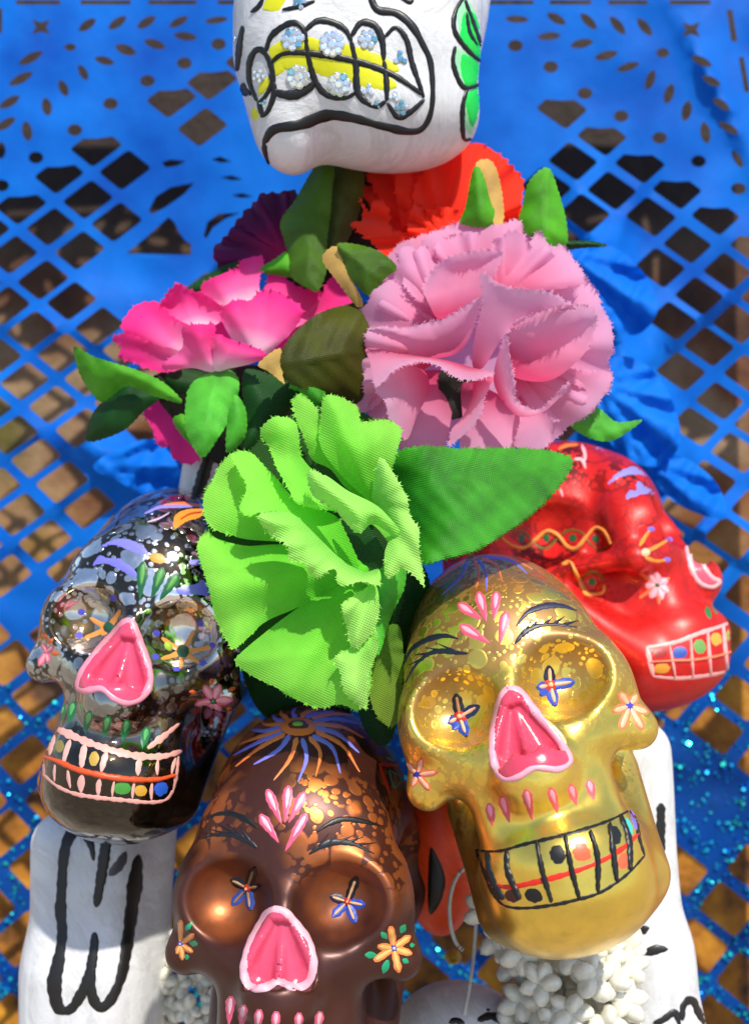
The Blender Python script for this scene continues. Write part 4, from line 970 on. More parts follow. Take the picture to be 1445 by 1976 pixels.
# ---------------------------------------------------------------- white painted papier-mache head
def mache_mat(name, hexc='#d8d6d2', bump=.35):
    m = bpy.data.materials.new(name)
    t, b = nodes(m); L = t.links.new
    tc = t.nodes.new('ShaderNodeTexCoord')
    nz = t.nodes.new('ShaderNodeTexNoise'); nz.inputs['Scale'].default_value = 7; nz.inputs['Detail'].default_value = 6
    L(tc.outputs['Object'], nz.inputs['Vector'])
    cr = ramp(t, [(.3, tuple(v * .82 for v in lin(hexc)[:3])), (.6, lin(hexc))])
    L(nz.outputs['Fac'], cr.inputs[0]); L(cr.outputs[0], b.inputs['Base Color'])
    b.inputs['Roughness'].default_value = .42
    vz = t.nodes.new('ShaderNodeTexNoise'); vz.inputs['Scale'].default_value = 3.2; vz.inputs['Detail'].default_value = 9; vz.inputs['Roughness'].default_value = .7; vz.inputs['Distortion'].default_value = 1.2
    L(tc.outputs['Object'], vz.inputs['Vector'])
    sm_ = ramp(t, [(.44, (1, 1, 1)), (.5, (.80, .79, .77)), (.54, (1, 1, 1))]); L(vz.outputs['Fac'], sm_.inputs[0])
    mu = t.nodes.new('ShaderNodeMixRGB'); mu.blend_type = 'MULTIPLY'; mu.inputs[0].default_value = .7; L(cr.outputs[0], mu.inputs[1]); L(sm_.outputs[0], mu.inputs[2]); L(mu.outputs[0], b.inputs['Base Color'])
    ab = t.nodes.new('ShaderNodeMath'); ab.operation = 'MULTIPLY_ADD'; ab.inputs[1].default_value = 1.2; L(vz.outputs['Fac'], ab.inputs[0]); L(nz.outputs['Fac'], ab.inputs[2])
    bp = t.nodes.new('ShaderNodeBump'); bp.inputs['Strength'].default_value = bump; bp.inputs['Distance'].default_value = .03
    L(ab.outputs[0], bp.inputs['Height']); L(bp.outputs[0], b.inputs['Normal'])
    return m
M_WHITE = mache_mat('white_painted_papier_mache', '#dadada')

def head_sdf(p):
    p = np.array(p, float)
    d = ell(p, (0, .06, .10), (.25, .28, .33))
    d = smin(d, rbox(p, (-.01, -.06, -.07), (.228, .20, .19), .16), .06)
    d = smin(d, ell(p, (-.125, -.13, -.225), (.078, .09, .105)), .05)
    d = smin(d, ell(p, (.05, -.09, -.215), (.165, .15, .10)), .05)
    d = smax(d, -cap(p, (-.055, -.32, -.20), (-.06, -.1, -.36), .012, .03), .04)
    return d + .004 * np.sin(p[..., 0] * 17 + 1) * np.sin(p[..., 2] * 15) * np.cos(p[..., 1] * 13)
hv, hf = surface_nets(head_sdf, (-.30, -.34, -.40), (.30, .40, .48), .011)
HEAD_Y = .36; HK = (D + HEAD_Y) / D
hl = W(700, 40, HEAD_Y)
head = empty('painted_skull', hl, 'white papier-mache skull at the top with black-outlined yellow teeth and rhinestones', 'painted skull')
head.scale = (HK,) * 3
head.matrix_basis = Matrix.LocRotScale(hl, None, Vector((HK,) * 3))
mesh_obj('skull_head', hv, hf, M_WHITE, head)
hc = Canvas(head, hv * HK + np.array(hl), hf, (400, 0), 2.408, lift=.003)
for pts, w in (([(306, 350), (352, 290), (450, 290), (600, 318), (750, 362), (880, 400)], [50, 80, 84, 90, 80, 50]),
               ([(292, 272), (330, 225), (400, 215), (470, 200), (520, 215), (640, 240), (760, 272), (890, 326)], [40, 56, 50, 60, 66, 60, 56, 36]),
               ([(240, 440), (262, 400), (290, 360)], [20, 40, 20]), ([(216, 500), (225, 560)], [20, 34, 20]),
               ([(262, 40), (300, 20), (360, -10)], [50, 76, 60])):
    hc.stroke('yellow_tooth_paint', pts, w, '#d8d60a', lift=.0018)
BK = '#080808'
for pts, w in (([(270, 250), (300, 165), (385, 108), (440, 128), (466, 200)], 26), ([(448, 148), (510, 98), (580, 104), (640, 138), (672, 195)], 28), ([(668, 170), (715, 106), (780, 122), (812, 190), (820, 285)], 30),
               ([(826, 170), (876, 128), (925, 185), (950, 290), (988, 400), (1005, 455)], 24),
               ([(755, -20), (790, 45), (880, 62), (950, 120), (1000, 205), (1038, 300), (1045, 480), (1010, 585), (940, 612), (800, 582), (690, 552), (560, 536), (430, 580), (310, 602), (262, 668)], [24, 34, 34, 26, 24, 22, 20, 26, 34, 34, 36, 50, 46, 42, 26]),
               ([(300, 290), (350, 252), (450, 246), (600, 266), (750, 302), (870, 352), (1000, 440)], 30), ([(308, 405), (322, 430), (400, 442), (470, 412), (496, 380)], 40),
               ([(455, 145), (468, 255), (500, 372), (555, 442), (640, 456), (690, 430)], 26), ([(668, 190), (690, 300), (702, 435), (780, 494), (830, 470)], 30), ([(820, 280), (832, 380), (834, 470)], 26),
               ([(836, 478), (885, 545), (945, 520), (1008, 462)], 24), ([(232, 470), (198, 380), (198, 290), (225, 235), (262, 238), (292, 290), (306, 370), (275, 440), (240, 480)], 26),
               ([(290, 340), (312, 420), (285, 510), (252, 545)], 24), ([(238, 470), (258, 545)], 20), ([(168, 120), (152, 200), (140, 330)], 26), ([(172, 385), (168, 420), (205, 440)], 34),
               ([(205, 58), (240, 30), (262, -10)], 20), ([(350, 46), (420, 32), (500, 5)], 20), ([(900, -10), (945, 10), (955, -20)], 18),
               ([(265, 668), (270, 710), (290, 770)], [24, 16, 6])):
    hc.stroke('black_outline', pts, w, BK, lift=.0045, wob=.12)
for pale, viv in (([(1160, 30), (1200, -10), (1255, 70), (1290, 290), (1220, 250), (1165, 160)], [(1185, 60), (1250, 70), (1290, 285), (1220, 248), (1172, 180)]),
                  ([(1150, 225), (1212, 245), (1286, 310), (1272, 385), (1200, 405), (1152, 330)], [(1185, 245), (1282, 312), (1270, 382), (1200, 402), (1170, 330)]),
                  ([(1200, 440), (1280, 395), (1262, 540), (1222, 640), (1190, 570)], [(1202, 440), (1280, 395), (1264, 520), (1228, 600), (1200, 530)])):
    hc.fill('side_petal_paint', pale, '#9adca8', lift=.0012)
    hc.fill('side_petal_paint', viv, '#06d84a', lift=.0026)
for pts in ([(1190, -15), (1150, 60), (1150, 150), (1220, 245), (1290, 300)], [(1195, 0), (1240, 130), (1290, 270)], [(1150, 215), (1142, 300), (1190, 405), (1280, 388)], [(1205, 415), (1185, 500), (1190, 640), (1225, 645)], [(1200, 60), (1215, 150), (1250, 210)]):
    hc.stroke('black_outline', pts, 20, BK, lift=.0045)
def gem_mat(name, tint):
    m = bpy.data.materials.new(name); t, b = nodes(m)
    b.inputs['Base Color'].default_value = lin(tint); b.inputs['Metallic'].default_value = .9
    b.inputs['Roughness'].default_value = .06; b.inputs['Coat Weight'].default_value = 1
    return m
GEM = [gem_mat('rhinestone_clear', '#e8eef4'), gem_mat('rhinestone_blue', '#8cc4d8')]
def gem_mesh(mat):
    V = []; F = []; k = 8
    for r, z, o in ((1, 0, 0), (.95, .16, .5), (.55, .42, 0)):
        for i in range(k):
            a = 2 * math.pi * (i + o) / k; V.append((r * math.cos(a), r * math.sin(a), z))
    for l in (0, 1):
        for i in range(k):
            a, b2, c, d = l * k + i, l * k + (i + 1) % k, (l + 1) * k + i, (l + 1) * k + (i + 1) % k
            F += [(a, b2, c), (b2, d, c)]
    F.append(tuple(range(2 * k, 3 * k)))
    me = bpy.data.meshes.new('rhinestone'); me.from_pydata(V, [], F); me.materials.append(mat); return me
GM = [gem_mesh(x) for x in GEM]
def gem(p, r, k=0):
    h = hc.cast(hc.px(p))
    if h is None: return
    o = bpy.data.objects.new('rhinestone', GM[k]); COL.objects.link(o); o.parent = head
    q = h[1].to_track_quat('Z', 'Y') @ Quaternion((0, 0, 1), RNG.random() * 6)
    wm = Matrix.LocRotScale(h[0] + h[1] * .002, q, Vector((r / 2408 * HK,) * 3))
    o.matrix_basis = head.matrix_basis.inverted() @ wm
for c, R, n, k in (((395, 185), 50, 7, 0), ((578, 205), 58, 9, 0), ((745, 182), 44, 6, 0), ((895, 272), 34, 3, 1), ((422, 358), 54, 8, 0), ((612, 392), 54, 8, 0), ((748, 420), 30, 3, 0), ((785, 480), 26, 3, 1), ((868, 448), 26, 3, 0), ((905, 500), 36, 4, 1), ((242, 352), 34, 5, 0), ((262, 480), 20, 3, 1), ((132, 182), 14, 1, 0), ((430, 8), 34, 5, 1), ((440, 175), 16, 1, 0), ((205, 450), 16, 2, 0)):
    if n == 1: gem(c, R, k); continue
    gem(c, R * .42, k)
    for i in range(n):
        a = 2 * math.pi * i / n + R
        gem((c[0] + R * .68 * math.cos(a), c[1] + R * .72 * math.sin(a)), R * .34, k if RNG.random() < .8 else 1 - k)

# ---------------------------------------------------------------- white bones of the figure
def sdf_thing(name, f, lo, hi, cell, px, y, label, cat, mat, part):
    k = (D + y) / D; l = W(px[0], px[1], y)
    e = empty(name, l, label, cat); e.scale = (k,) * 3
    e.matrix_basis = Matrix.LocRotScale(l, None, Vector((k,) * 3))
    v, f_ = surface_nets(f, lo, hi, cell)
    mesh_obj(part, v, f_, mat, e)
    return e, v * k + np.array(l), f_
def bone_l(p):
    p = np.array(p, float)
    d = rbox(p, (-.03, -.02, .03), (.105, .07, .24), .06)
    d = smin(d, rbox(p, (-.035, -.03, -.20), (.092, .065, .22), .06), .1)
    d = smin(d, cap(p, (.045, .05, .25), (.02, .05, -.45), .085, .07), .05)
    return d + .003 * np.sin(p[..., 2] * 14) * np.sin(p[..., 0] * 21)
e, v, f_ = sdf_thing('painted_bone', bone_l, (-.2, -.2, -.56), (.2, .2, .38), .011, (205, 1830), .42, 'white bone arm under the silver skull with a black W-shaped outline', 'painted bone', M_WHITE, 'bone_shaft')
c = Canvas(e, v, f_, (40, 1540), 3.284, lift=.003)
for pts, w in (([(345, 190), (295, 280), (272, 400), (262, 560), (255, 720), (265, 860), (240, 1040), (215, 1170), (232, 1310), (280, 1368)], [70, 62, 56, 56, 66, 56, 60, 84, 80, 60]),
               ([(270, 1365), (345, 1310), (430, 1140), (465, 960), (470, 850)], [50, 62, 60, 56, 40]), ([(455, 1060), (448, 1210), (470, 1290), (510, 1328), (572, 1280), (640, 1130), (680, 900), (716, 620), (748, 360)], [40, 60, 60, 56, 66, 70, 74, 90, 40]),
               ([(548, 240), (520, 450), (480, 690)], [66, 62, 44]), ([(415, 220), (450, 310), (464, 398)], [60, 40, 16])):
    c.stroke('black_outline', pts, w, '#16120f', wob=.12)
c.stroke('grey_smudge', [(668, 340), (630, 420), (562, 490)], [30, 70, 40], '#4a484a', lift=.0015)

def bone_r(p):
    p = np.array(p, float)
    d = cap(p, (.0, .0, .34), (.02, .0, -.05), .062, .075)
    d = smin(d, cap(p, (.02, .0, -.05), (.05, -.02, -.40), .078, .125), .05)
    return d + .003 * np.sin(p[..., 2] * 14) * np.sin(p[..., 0] * 21)
e, v, f_ = sdf_thing('painted_bone', bone_r, (-.2, -.2, -.56), (.26, .2, .46), .011, (1228, 1790), .38, 'white bone arm beside the gold skull with short black dashes', 'painted bone', M_WHITE, 'bone_shaft')
c = Canvas(e, v, f_, (740, 1540), 2.05, lift=.003)
for pts, w in (([(1005, 535), (1030, 520), (1050, 512)], [14, 36, 16]), ([(1030, 618), (1075, 600), (1122, 598)], [18, 40, 18]), ([(1065, 890), (1100, 880), (1150, 850), (1170, 900)], 26),
               ([(1180, 880), (1185, 820), (1220, 800), (1245, 850), (1280, 910)], 28), ([(1096, 20), (1094, 180), (1088, 350)], [30, 34, 16])):
    c.stroke('black_dash', pts, w, '#16120f')

def dome(p):
    p = np.array(p, float)
    return smin(ell(p, (0, 0, 0), (.125, .12, .10)), cap(p, (.05, .02, -.02), (.12, .0, -.14), .07, .08), .05)
e, v, f_ = sdf_thing('painted_bone', dome, (-.2, -.2, -.24), (.26, .2, .2), .011, (880, 2000), .24, 'small white bone knob at the bottom edge between the brown skull and the beads', 'painted bone', M_WHITE, 'bone_knob')
c = Canvas(e, v, f_, (740, 1540), 2.05, lift=.003)
for pts, w in (([(258, 890), (285, 880), (320, 892)], 22), ([(370, 880), (430, 862), (500, 900)], 30), ([(405, 836), (420, 840)], 10)):
    c.stroke('black_dash', pts, w, '#16120f')
def stub(p):
    p = np.array(p, float)
    return cap(p, (.012, 0, .07), (-.02, 0, -.10), .035, .03)
e, v, f_ = sdf_thing('painted_bone', stub, (-.12, -.12, -.2), (.12, .12, .2), .008, (382, 930), .44, 'thin white bone with a black stripe behind the hot pink carnation and silver skull', 'painted bone', M_WHITE, 'bone_shaft')
c = Canvas(e, v, f_, lift=.003)
c.stroke('black_stripe', [(408, 872), (392, 920), (372, 985)], [20, 22, 18], '#16120f')
def bulb(p):
    p = np.array(p, float)
    return ell(p, (0, 0, 0), (.075, .07, .15))
e, v, f_ = sdf_thing('painted_bulb', bulb, (-.12, -.12, -.2), (.12, .12, .2), .009, (850, 1655), .36, 'orange painted papier-mache bulb between the brown and gold skulls', 'painted bulb', mache_mat('orange_painted_papier_mache', '#f0480e', .2), 'bulb_body')
c = Canvas(e, v, f_, lift=.003)
c.fill('black_oval', [(828, 1640), (846, 1655), (860, 1700), (848, 1745), (826, 1760)], '#120d0a')

# ---------------------------------------------------------------- shell-bead garlands, threads, yellow bead
def shell_mat(name, hexc):
    m = bpy.data.materials.new(name); t, b = nodes(m)
    tc = t.nodes.new('ShaderNodeTexCoord'); nz = t.nodes.new('ShaderNodeTexNoise'); nz.inputs['Scale'].default_value = 1.4
    t.links.new(tc.outputs['Object'], nz.inputs['Vector'])
    cr = ramp(t, [(.3, tuple(v * .8 for v in lin(hexc)[:3])), (.65, lin(hexc))]); t.links.new(nz.outputs['Fac'], cr.inputs[0])
    t.links.new(cr.outputs[0], b.inputs['Base Color']); b.inputs['Roughness'].default_value = .16; b.inputs['Coat Weight'].default_value = .5
    b.inputs['Subsurface Weight'].default_value = .15; b.inputs['Subsurface Radius'].default_value = (.02, .015, .01); b.inputs['Subsurface Scale'].default_value = .5
    return m
M_SHELL = shell_mat('cream_shell', '#e6e2cf')
def bead_mesh():
    V = [(0, 0, 1.3)]; F = []; n, k = 6, 10
    for j in range(1, n):
        a = math.pi * j / n
        r = math.sin(a) ** .8 * (.86 + .1 * math.cos(a)); z = math.cos(a) * (1.0 if a > .8 else 1.1)
        for i in range(k):
            V.append((r * math.cos(2 * math.pi * i / k), r * .78 * math.sin(2 * math.pi * i / k), z))
    V.append((0, 0, -1))
    for i in range(k):
        F.append((0, 1 + i, 1 + (i + 1) % k)); b0 = 1 + (n - 2) * k; F.append((b0 + (i + 1) % k, b0 + i, len(V) - 1))
    for j in range(n - 2):
        for i in range(k):
            a = 1 + j * k + i; b2 = 1 + j * k + (i + 1) % k
            F.append((a, a + k, b2 + k, b2))
    me = bpy.data.meshes.new('bead'); me.from_pydata(V, [], F); me.polygons.foreach_set('use_smooth', [True] * len(F)); me.materials.append(M_SHELL)
    return me
BEAD = bead_mesh()
def garland(px, y, label, centres, R, n=5):
    l = W(px[0], px[1], y); e = empty('shell_garland', l, label, 'bead garland', 'cream shell bead garlands')
    inv = e.matrix_basis.inverted(); k = (D + y) / D / 1000
    for (x, yy, dy) in centres:
        q0 = Vector((RNG.uniform(-.6, .6), -1, RNG.uniform(-.2, .7))).to_track_quat('Z', 'Y')
        for i in range(n + 1):
            o = bpy.data.objects.new('bead', BEAD); COL.objects.link(o); o.parent = e
            a = 2 * math.pi * i / n + RNG.uniform(-.2, .2)
            tilt = .8 + RNG.uniform(-.15, .2) if i < n else 0
            q = q0 @ Quaternion((0, 0, 1), a) @ Quaternion((0, 1, 0), tilt)
            rr = R * k * RNG.uniform(.42, .54)
            pos = W(x, yy, y + dy) + (q @ Vector((0, 0, 1))) * rr * (.95 if i < n else .35)
            o.matrix_basis = inv @ Matrix.LocRotScale(pos, q, Vector((rr, rr, rr)) * (1 if i < n else .7))
garland((1090, 1900), .14, 'cream shell bead garland hanging below the chin of the gold skull',
        [(740 + x / 2.05, 1540 + z / 2.05, d) for x, z, d in ((545, 625, 0), (740, 620, -.02), (870, 605, .02), (630, 735, -.04), (800, 715, -.05), (745, 835, -.06), (890, 720, -.01), (665, 890, -.05), (925, 800, 0), (870, 880, -.04), (560, 800, .03), (780, 940, -.06), (410, 450, .06), (395, 370, .07), (470, 540, .05), (480, 420, .09), (960, 900, .02), (580, 960, .0))] + [(RNG.uniform(970, 1210), RNG.uniform(1810, 2000), RNG.uniform(.03, .10)) for _ in range(26)], 52)
garland((345, 1900), .46, 'blurred cream shell bead garland between the white bone arm and the brown skull',
        [(x, z, RNG.uniform(-.03, .03)) for x, z in ((330, 1850), (372, 1840), (310, 1890), (352, 1895), (392, 1885), (325, 1940), (370, 1945), (405, 1935), (340, 1985), (390, 1985), (300, 1975), (385, 1800), (345, 1805))], 34)
def tube(name, pts, r, mat, label=None, cat=None, group=None, parent=None, k=8):
    P = np.array([tuple(W(*p)) for p in pts]); C = spline(P, m=8); V = []; F = []
    for i, p in enumerate(C):
        t = Vector(C[min(i + 1, len(C) - 1)] - C[max(i - 1, 0)]).normalized(); a = t.orthogonal().normalized(); b2 = t.cross(a)
        for j in range(k):
            an = 2 * math.pi * j / k; V.append(Vector(p) + (a * math.cos(an) + b2 * math.sin(an)) * r)
    for i in range(len(C) - 1):
        for j in range(k):
            F.append((i * k + j, i * k + (j + 1) % k, (i + 1) * k + (j + 1) % k, (i + 1) * k + j))
    F.append(tuple(range(k))[::-1]); F.append(tuple(range(len(V) - k, len(V))))
    l = Vector(C[0]); o = mesh_obj(name, [v - l for v in V], F, mat, parent); o.location = l
    if label: tag(o, label, cat, group)
    return o
M_THREAD = mache_mat('white_thread', '#c8c4bc', .8)
z6 = lambda x, y, d: (740 + x / 2.05, 1540 + y / 2.05, d)
tube('thread', [z6(352, 250, .2), z6(290, 310, .18), z6(262, 400, .17), z6(264, 500, .16), z6(285, 570, .16), z6(312, 602, .16)], .0042, M_THREAD, 'curved white thread ending in a tuft above the small yellow bead', 'thread', 'white threads')
tube('thread', [z6(372, 330, .22), z6(368, 450, .2), z6(358, 600, .18), z6(340, 740, .14), z6(318, 860, .12)], .0042, M_THREAD, 'straight white thread hanging down onto the small white bone knob', 'thread', 'white threads')
def ball(name, px, py, y, r, mat, label, cat):
    bm = bmesh.new(); bmesh.ops.create_uvsphere(bm, u_segments=20, v_segments=12, radius=r)
    for v in bm.verts: v.co.z *= .9
    me = bpy.data.meshes.new(name); bm.to_mesh(me); bm.free(); me.polygons.foreach_set('use_smooth', [True] * len(me.polygons)); me.materials.append(mat)
    o = bpy.data.objects.new(name, me); COL.objects.link(o); o.location = W(px, py, y); return tag(o, label, cat)
ball('bead', 874, 1846, .40, .019, paint_mat('#b08a10', .3), 'small yellow bead hanging beside the brown skull near the white thread', 'bead')

# ---------------------------------------------------------------- blue cut-paper banner
def paper_mat(name, c1, c2, trans=.2, rough=.5, low_shade=None):
    m = bpy.data.materials.new(name); t, b = nodes(m); L = t.links.new
    tc = t.nodes.new('ShaderNodeTexCoord'); nz = t.nodes.new('ShaderNodeTexNoise'); nz.inputs['Scale'].default_value = 3.5; nz.inputs['Detail'].default_value = 5
    L(tc.outputs['Object'], nz.inputs['Vector'])
    cr = ramp(t, [(.3, lin(c1)), (.7, lin(c2))]); L(nz.outputs['Fac'], cr.inputs[0]); col = cr.outputs[0]
    if low_shade:                                                    # shade on the glittered lower part, painted in as a deeper blue
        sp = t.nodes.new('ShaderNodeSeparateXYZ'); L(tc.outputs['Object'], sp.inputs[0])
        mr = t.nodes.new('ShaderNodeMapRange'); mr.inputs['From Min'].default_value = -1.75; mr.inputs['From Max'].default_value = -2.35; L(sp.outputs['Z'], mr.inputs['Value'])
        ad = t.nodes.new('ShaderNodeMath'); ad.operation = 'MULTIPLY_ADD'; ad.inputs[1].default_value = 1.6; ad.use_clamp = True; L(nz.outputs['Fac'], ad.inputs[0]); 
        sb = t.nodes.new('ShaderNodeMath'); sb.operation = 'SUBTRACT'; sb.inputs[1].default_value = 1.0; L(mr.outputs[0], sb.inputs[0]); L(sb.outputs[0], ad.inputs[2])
        ml = t.nodes.new('ShaderNodeMixRGB'); L(ad.outputs[0], ml.inputs[0]); L(col, ml.inputs[1]); ml.inputs[2].default_value = lin(low_shade); col = ml.outputs[0]
    L(col, b.inputs['Base Color'])
    b.inputs['Roughness'].default_value = rough; b.inputs['Specular IOR Level'].default_value = .15
    bp = t.nodes.new('ShaderNodeBump'); bp.inputs['Strength'].default_value = .25; bp.inputs['Distance'].default_value = .03
    L(nz.outputs['Fac'], bp.inputs['Height']); L(bp.outputs[0], b.inputs['Normal'])
    tr = t.nodes.new('ShaderNodeBsdfTranslucent'); L(col, tr.inputs['Color'])
    mx = t.nodes.new('ShaderNodeMixShader'); mx.inputs[0].default_value = trans
    L(b.outputs[0], mx.inputs[1]); L(tr.outputs[0], mx.inputs[2]); L(mx.outputs[0], t.nodes['Material Output'].inputs['Surface'])
    return m
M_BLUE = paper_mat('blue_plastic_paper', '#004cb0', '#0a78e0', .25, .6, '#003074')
def lens(c, ln, wd, ang, k=12):
    a = math.radians(ang); out = []
    for i in range(k):
        t = 2 * math.pi * i / k
        x = ln / 2 * math.cos(t); y = wd / 2 * math.sin(t) * abs(math.sin(t)) ** .4
        out.append((c[0] + x * math.cos(a) - y * math.sin(a), c[1] + x * math.sin(a) + y * math.cos(a)))
    return np.array(out)
def rect(x0, y0, x1, y1): return np.array([(x0, y0), (x1, y0), (x1, y1), (x0, y1)], float)
def star(c, r):
    return np.array([(c[0] + (r if i % 2 else r * .42) * math.cos(math.pi / 4 * i), c[1] + (r if i % 2 else r * .42) * .85 * math.sin(math.pi / 4 * i)) for i in range(8)])
HOLES = []
for x0, x1 in ((32, 117), (156, 253), (287, 380), (420, 500), (540, 640), (680, 790), (820, 900), (938, 1029), (1060, 1140), (1173, 1249), (1291, 1370)):
    HOLES.append(rect(x0, 0, x1, 9))
HOLES += [rect(-6, 16, 5, 64), np.array([(1401, 19), (1412, 19), (1422, 80), (1410, 80)], float), np.array([(1424, 110), (1434, 110), (1446, 178), (1436, 178)], float), star((80, 52), 24), star((1333, 57), 24)]
for c, ln, wd, an in (((169, 48), 40, 18, -35), ((227, 44), 42, 18, -35), ((283, 43), 42, 18, -32), ((345, 42), 42, 16, -28), ((418, 39), 46, 14, -8), ((60, 112), 52, 18, -28), ((41, 152), 52, 18, -28), ((19, 197), 46, 18, -30), ((12, 239), 44, 18, -32),
                      ((136, 91), 24, 15, 0), ((202, 117), 40, 16, 15), ((161, 140), 34, 16, 60), ((123, 170), 34, 18, 65), ((91, 206), 36, 20, 80), ((53, 253), 40, 20, 80), ((3, 290), 34, 18, 90), ((243, 96), 44, 20, 20), ((299, 85), 44, 18, 18), ((358, 70), 46, 17, 8), ((418, 58), 40, 15, 4),
                      ((997, 37), 46, 15, 3), ((1073, 36), 42, 18, 30), ((1135, 41), 44, 18, 45), ((1191, 49), 46, 18, 50), ((1243, 52), 44, 18, 50), ((1059, 70), 46, 16, -5), ((1122, 84), 46, 18, -12), ((1169, 107), 46, 18, -14), ((1211, 129), 46, 16, -18), ((1278, 102), 26, 20, 0), ((1254, 154), 42, 18, -70), ((1290, 181), 42, 19, -72), ((1324, 214), 42, 20, -78),
                      ((1360, 256), 44, 20, 80), ((1353, 118), 44, 17, 25), ((1372, 156), 40, 16, 25), ((1391, 201), 40, 16, 35), ((1405, 247), 44, 16, 30), ((1422, 307), 40, 15, 60)):
    HOLES.append(lens(c, ln, wd, an))
for c in ((422, 85), (356, 122), (285, 156), (214, 200), (145, 251), (70, 304), (4, 358), (994, 88), (1062, 129), (1128, 180), (1198, 224), (1272, 266), (1347, 311), (1424, 364)):
    HOLES.append(np.array([(c[0] + 14.5 * math.cos(t * math.pi / 6), c[1] + 11.5 * math.sin(t * math.pi / 6)) for t in range(12)]))
def diamond(c, a, b, f=.40, scoop=None):
    a = np.array(a) * f; b = np.array(b) * f; c = np.array(c, float)
    cs = [c - a - b, c + a - b, c + a + b, c - a + b]; out = []
    for i in range(4):                                            # slightly rounded corners
        p, q, r = cs[i - 1], cs[i], cs[(i + 1) % 4]
        if scoop is not None and i == scoop:
            out += [q + (p - q) * .55, q + (p - q) * .4 + (r - q) * .18, q + (p - q) * .3 + (r - q) * .3, q + (p - q) * .18 + (r - q) * .4, q + (r - q) * .55]
        else:
            out += [q + (p - q) * .12, q + (p - q) * .03 + (r - q) * .03, q + (r - q) * .12]
    return np.array(out)
AL, BL, AR, BR = np.array((-73, 55.)), np.array((56, 45.)), np.array((74, 52.)), np.array((-54, 49.))
solid = [((452, 268), (40, 62)), ((430, 400), (60, 60)), ((260, 545), (115, 42)), ((980, 260), (75, 120)), ((1180, 560), (75, 85)), ((1230, 800), (70, 120)), ((270, 900), (90, 60)), ((1330, 1540), (90, 80)), ((735, 700), (300, 900))]
def is_solid(c, m=0):
    return any(((c[0] - o[0]) / (r[0] + m)) ** 2 + ((c[1] - o[1]) / (r[1] + m)) ** 2 < 1 for o, r in solid)
def warp(p):
    p = np.array(p, float); t = np.clip((p[..., 1] - 800) / 900, 0, None)
    p[..., 0] = 722 + (p[..., 0] - 722) * (1 + .22 * t); p[..., 1] = p[..., 1] + 240 * t * t
    return p
def lattice(o, A, B, side):
    for i in range(-26, 30):
        for j in range(0, 46):
            c = np.array(o, float) + A * i + B * j
            if side < 0: c[1] += 36 * min(1.5, max(0, (c[0] - 262 - .6 * 50 * j) / 140))          # the rows sag towards the middle
            if (side < 0 and c[0] > 675) or (side > 0 and c[0] < 795): continue
            if c[1] < 100: continue
            w = warp(c)
            if not (-90 < w[0] < 1535) or w[1] > 2130: continue
            if is_solid(w, 20): continue
            f = .388 + NPR.uniform(-.012, .012) + (NPR.uniform(-.03, .015) if c[1] > 1100 else 0)
            HOLES.append(warp(diamond(c + NPR.uniform(-3, 3, 2) * (1 + (c[1] > 1000)), A, B, f, scoop=0 if j == 0 else None)))
P_ = lambda pts, o, s: np.array([(o[0] + x / s, o[1] + y / s) for x, y in pts], float)
Z2 = ((0, 0), 2.822)
HOLES += [P_([(690, 1380), (800, 1290), (920, 1182), (950, 1210), (980, 1272), (1010, 1310), (1042, 1330), (1040, 1388)], *Z2), P_([(810, 1150), (850, 1070), (930, 1020), (1060, 995), (1000, 1060), (900, 1130), (830, 1165)], *Z2),
          P_([(880, 885), (930, 868), (1015, 878), (960, 905), (905, 912)], *Z2), P_([(1150, 868), (1200, 852), (1265, 882), (1200, 885)], *Z2), P_([(1200, 965), (1260, 955), (1325, 978), (1260, 982)], *Z2), P_([(1260, 1062), (1320, 1052), (1380, 1072), (1310, 1078)], *Z2),
          P_([(1110, 1285), (1130, 1210), (1190, 1165), (1310, 1158), (1230, 1190), (1160, 1240), (1125, 1300)], *Z2)]
lattice((407, 118), AL, BL, -1); lattice((1012, 160), AR, BR, 1)
# drop holes that touch others or the border
keep = []
for h in HOLES:
    lo, hi = h.min(0) - 5, h.max(0) + 5
    if any((lo < k_[1]).all() and (hi > k_[0]).all() and (inside(h, k_[2]).any() or inside(k_[2], h).any() or edge_dist(h, k_[2]).min() < 6) for k_ in keep): continue
    keep.append((h.min(0), h.max(0), h))
HOLES = [k_[2] for k_ in keep]
BY = 1.15
def sheet_thing(name, outline, holes, y, mat, label, cat, step, depth, kind=None):
    pts, tris, _ = fill_mesh([np.array(outline, float)] + holes, step)
    V = [W(p[0], p[1], y + depth(p[0], p[1])) for p in pts]
    l = W(outline[0][0], outline[0][1], y)
    o = mesh_obj(name, [v - l for v in V], tris, mat); o.location = l
    return tag(o, label, cat)
def banner_depth(x, y):
    n = mnoise.noise
    f = min(1, max(.25, (y - 250) / 600)) if x < 1150 else min(1, max(.4, (y - 20) / 500))
    fold = 0
    for fx, fy, ang, w, a in ((1390, 160, 62, 40, .045), (1180, 570, 75, 40, .12), (1240, 800, 60, 45, .14), (1330, 1000, 25, 40, .08), (1140, 500, -60, 30, .06), (270, 890, 20, 40, .12), (150, 620, 10, 60, .05), (60, 1000, -40, 50, .06), (1300, 640, -38, 24, .05)):
        an = math.radians(ang); dx, dy = x - fx, y - fy
        u = dx * math.cos(an) + dy * math.sin(an); v = -dx * math.sin(an) + dy * math.cos(an)
        fold -= a * math.exp(-(v / w) ** 2 - (u / 170) ** 2) * (1 + .35 * math.sin(v / w * 4))
    return fold + f * (.05 * n(Vector((x * .004, y * .004, 1.3))) + .02 * n(Vector((x * .014, y * .014, 7))) - .022 * abs(n(Vector((x * .009 + y * .004, y * .006, 3))))) + .03 * (y / 1000)
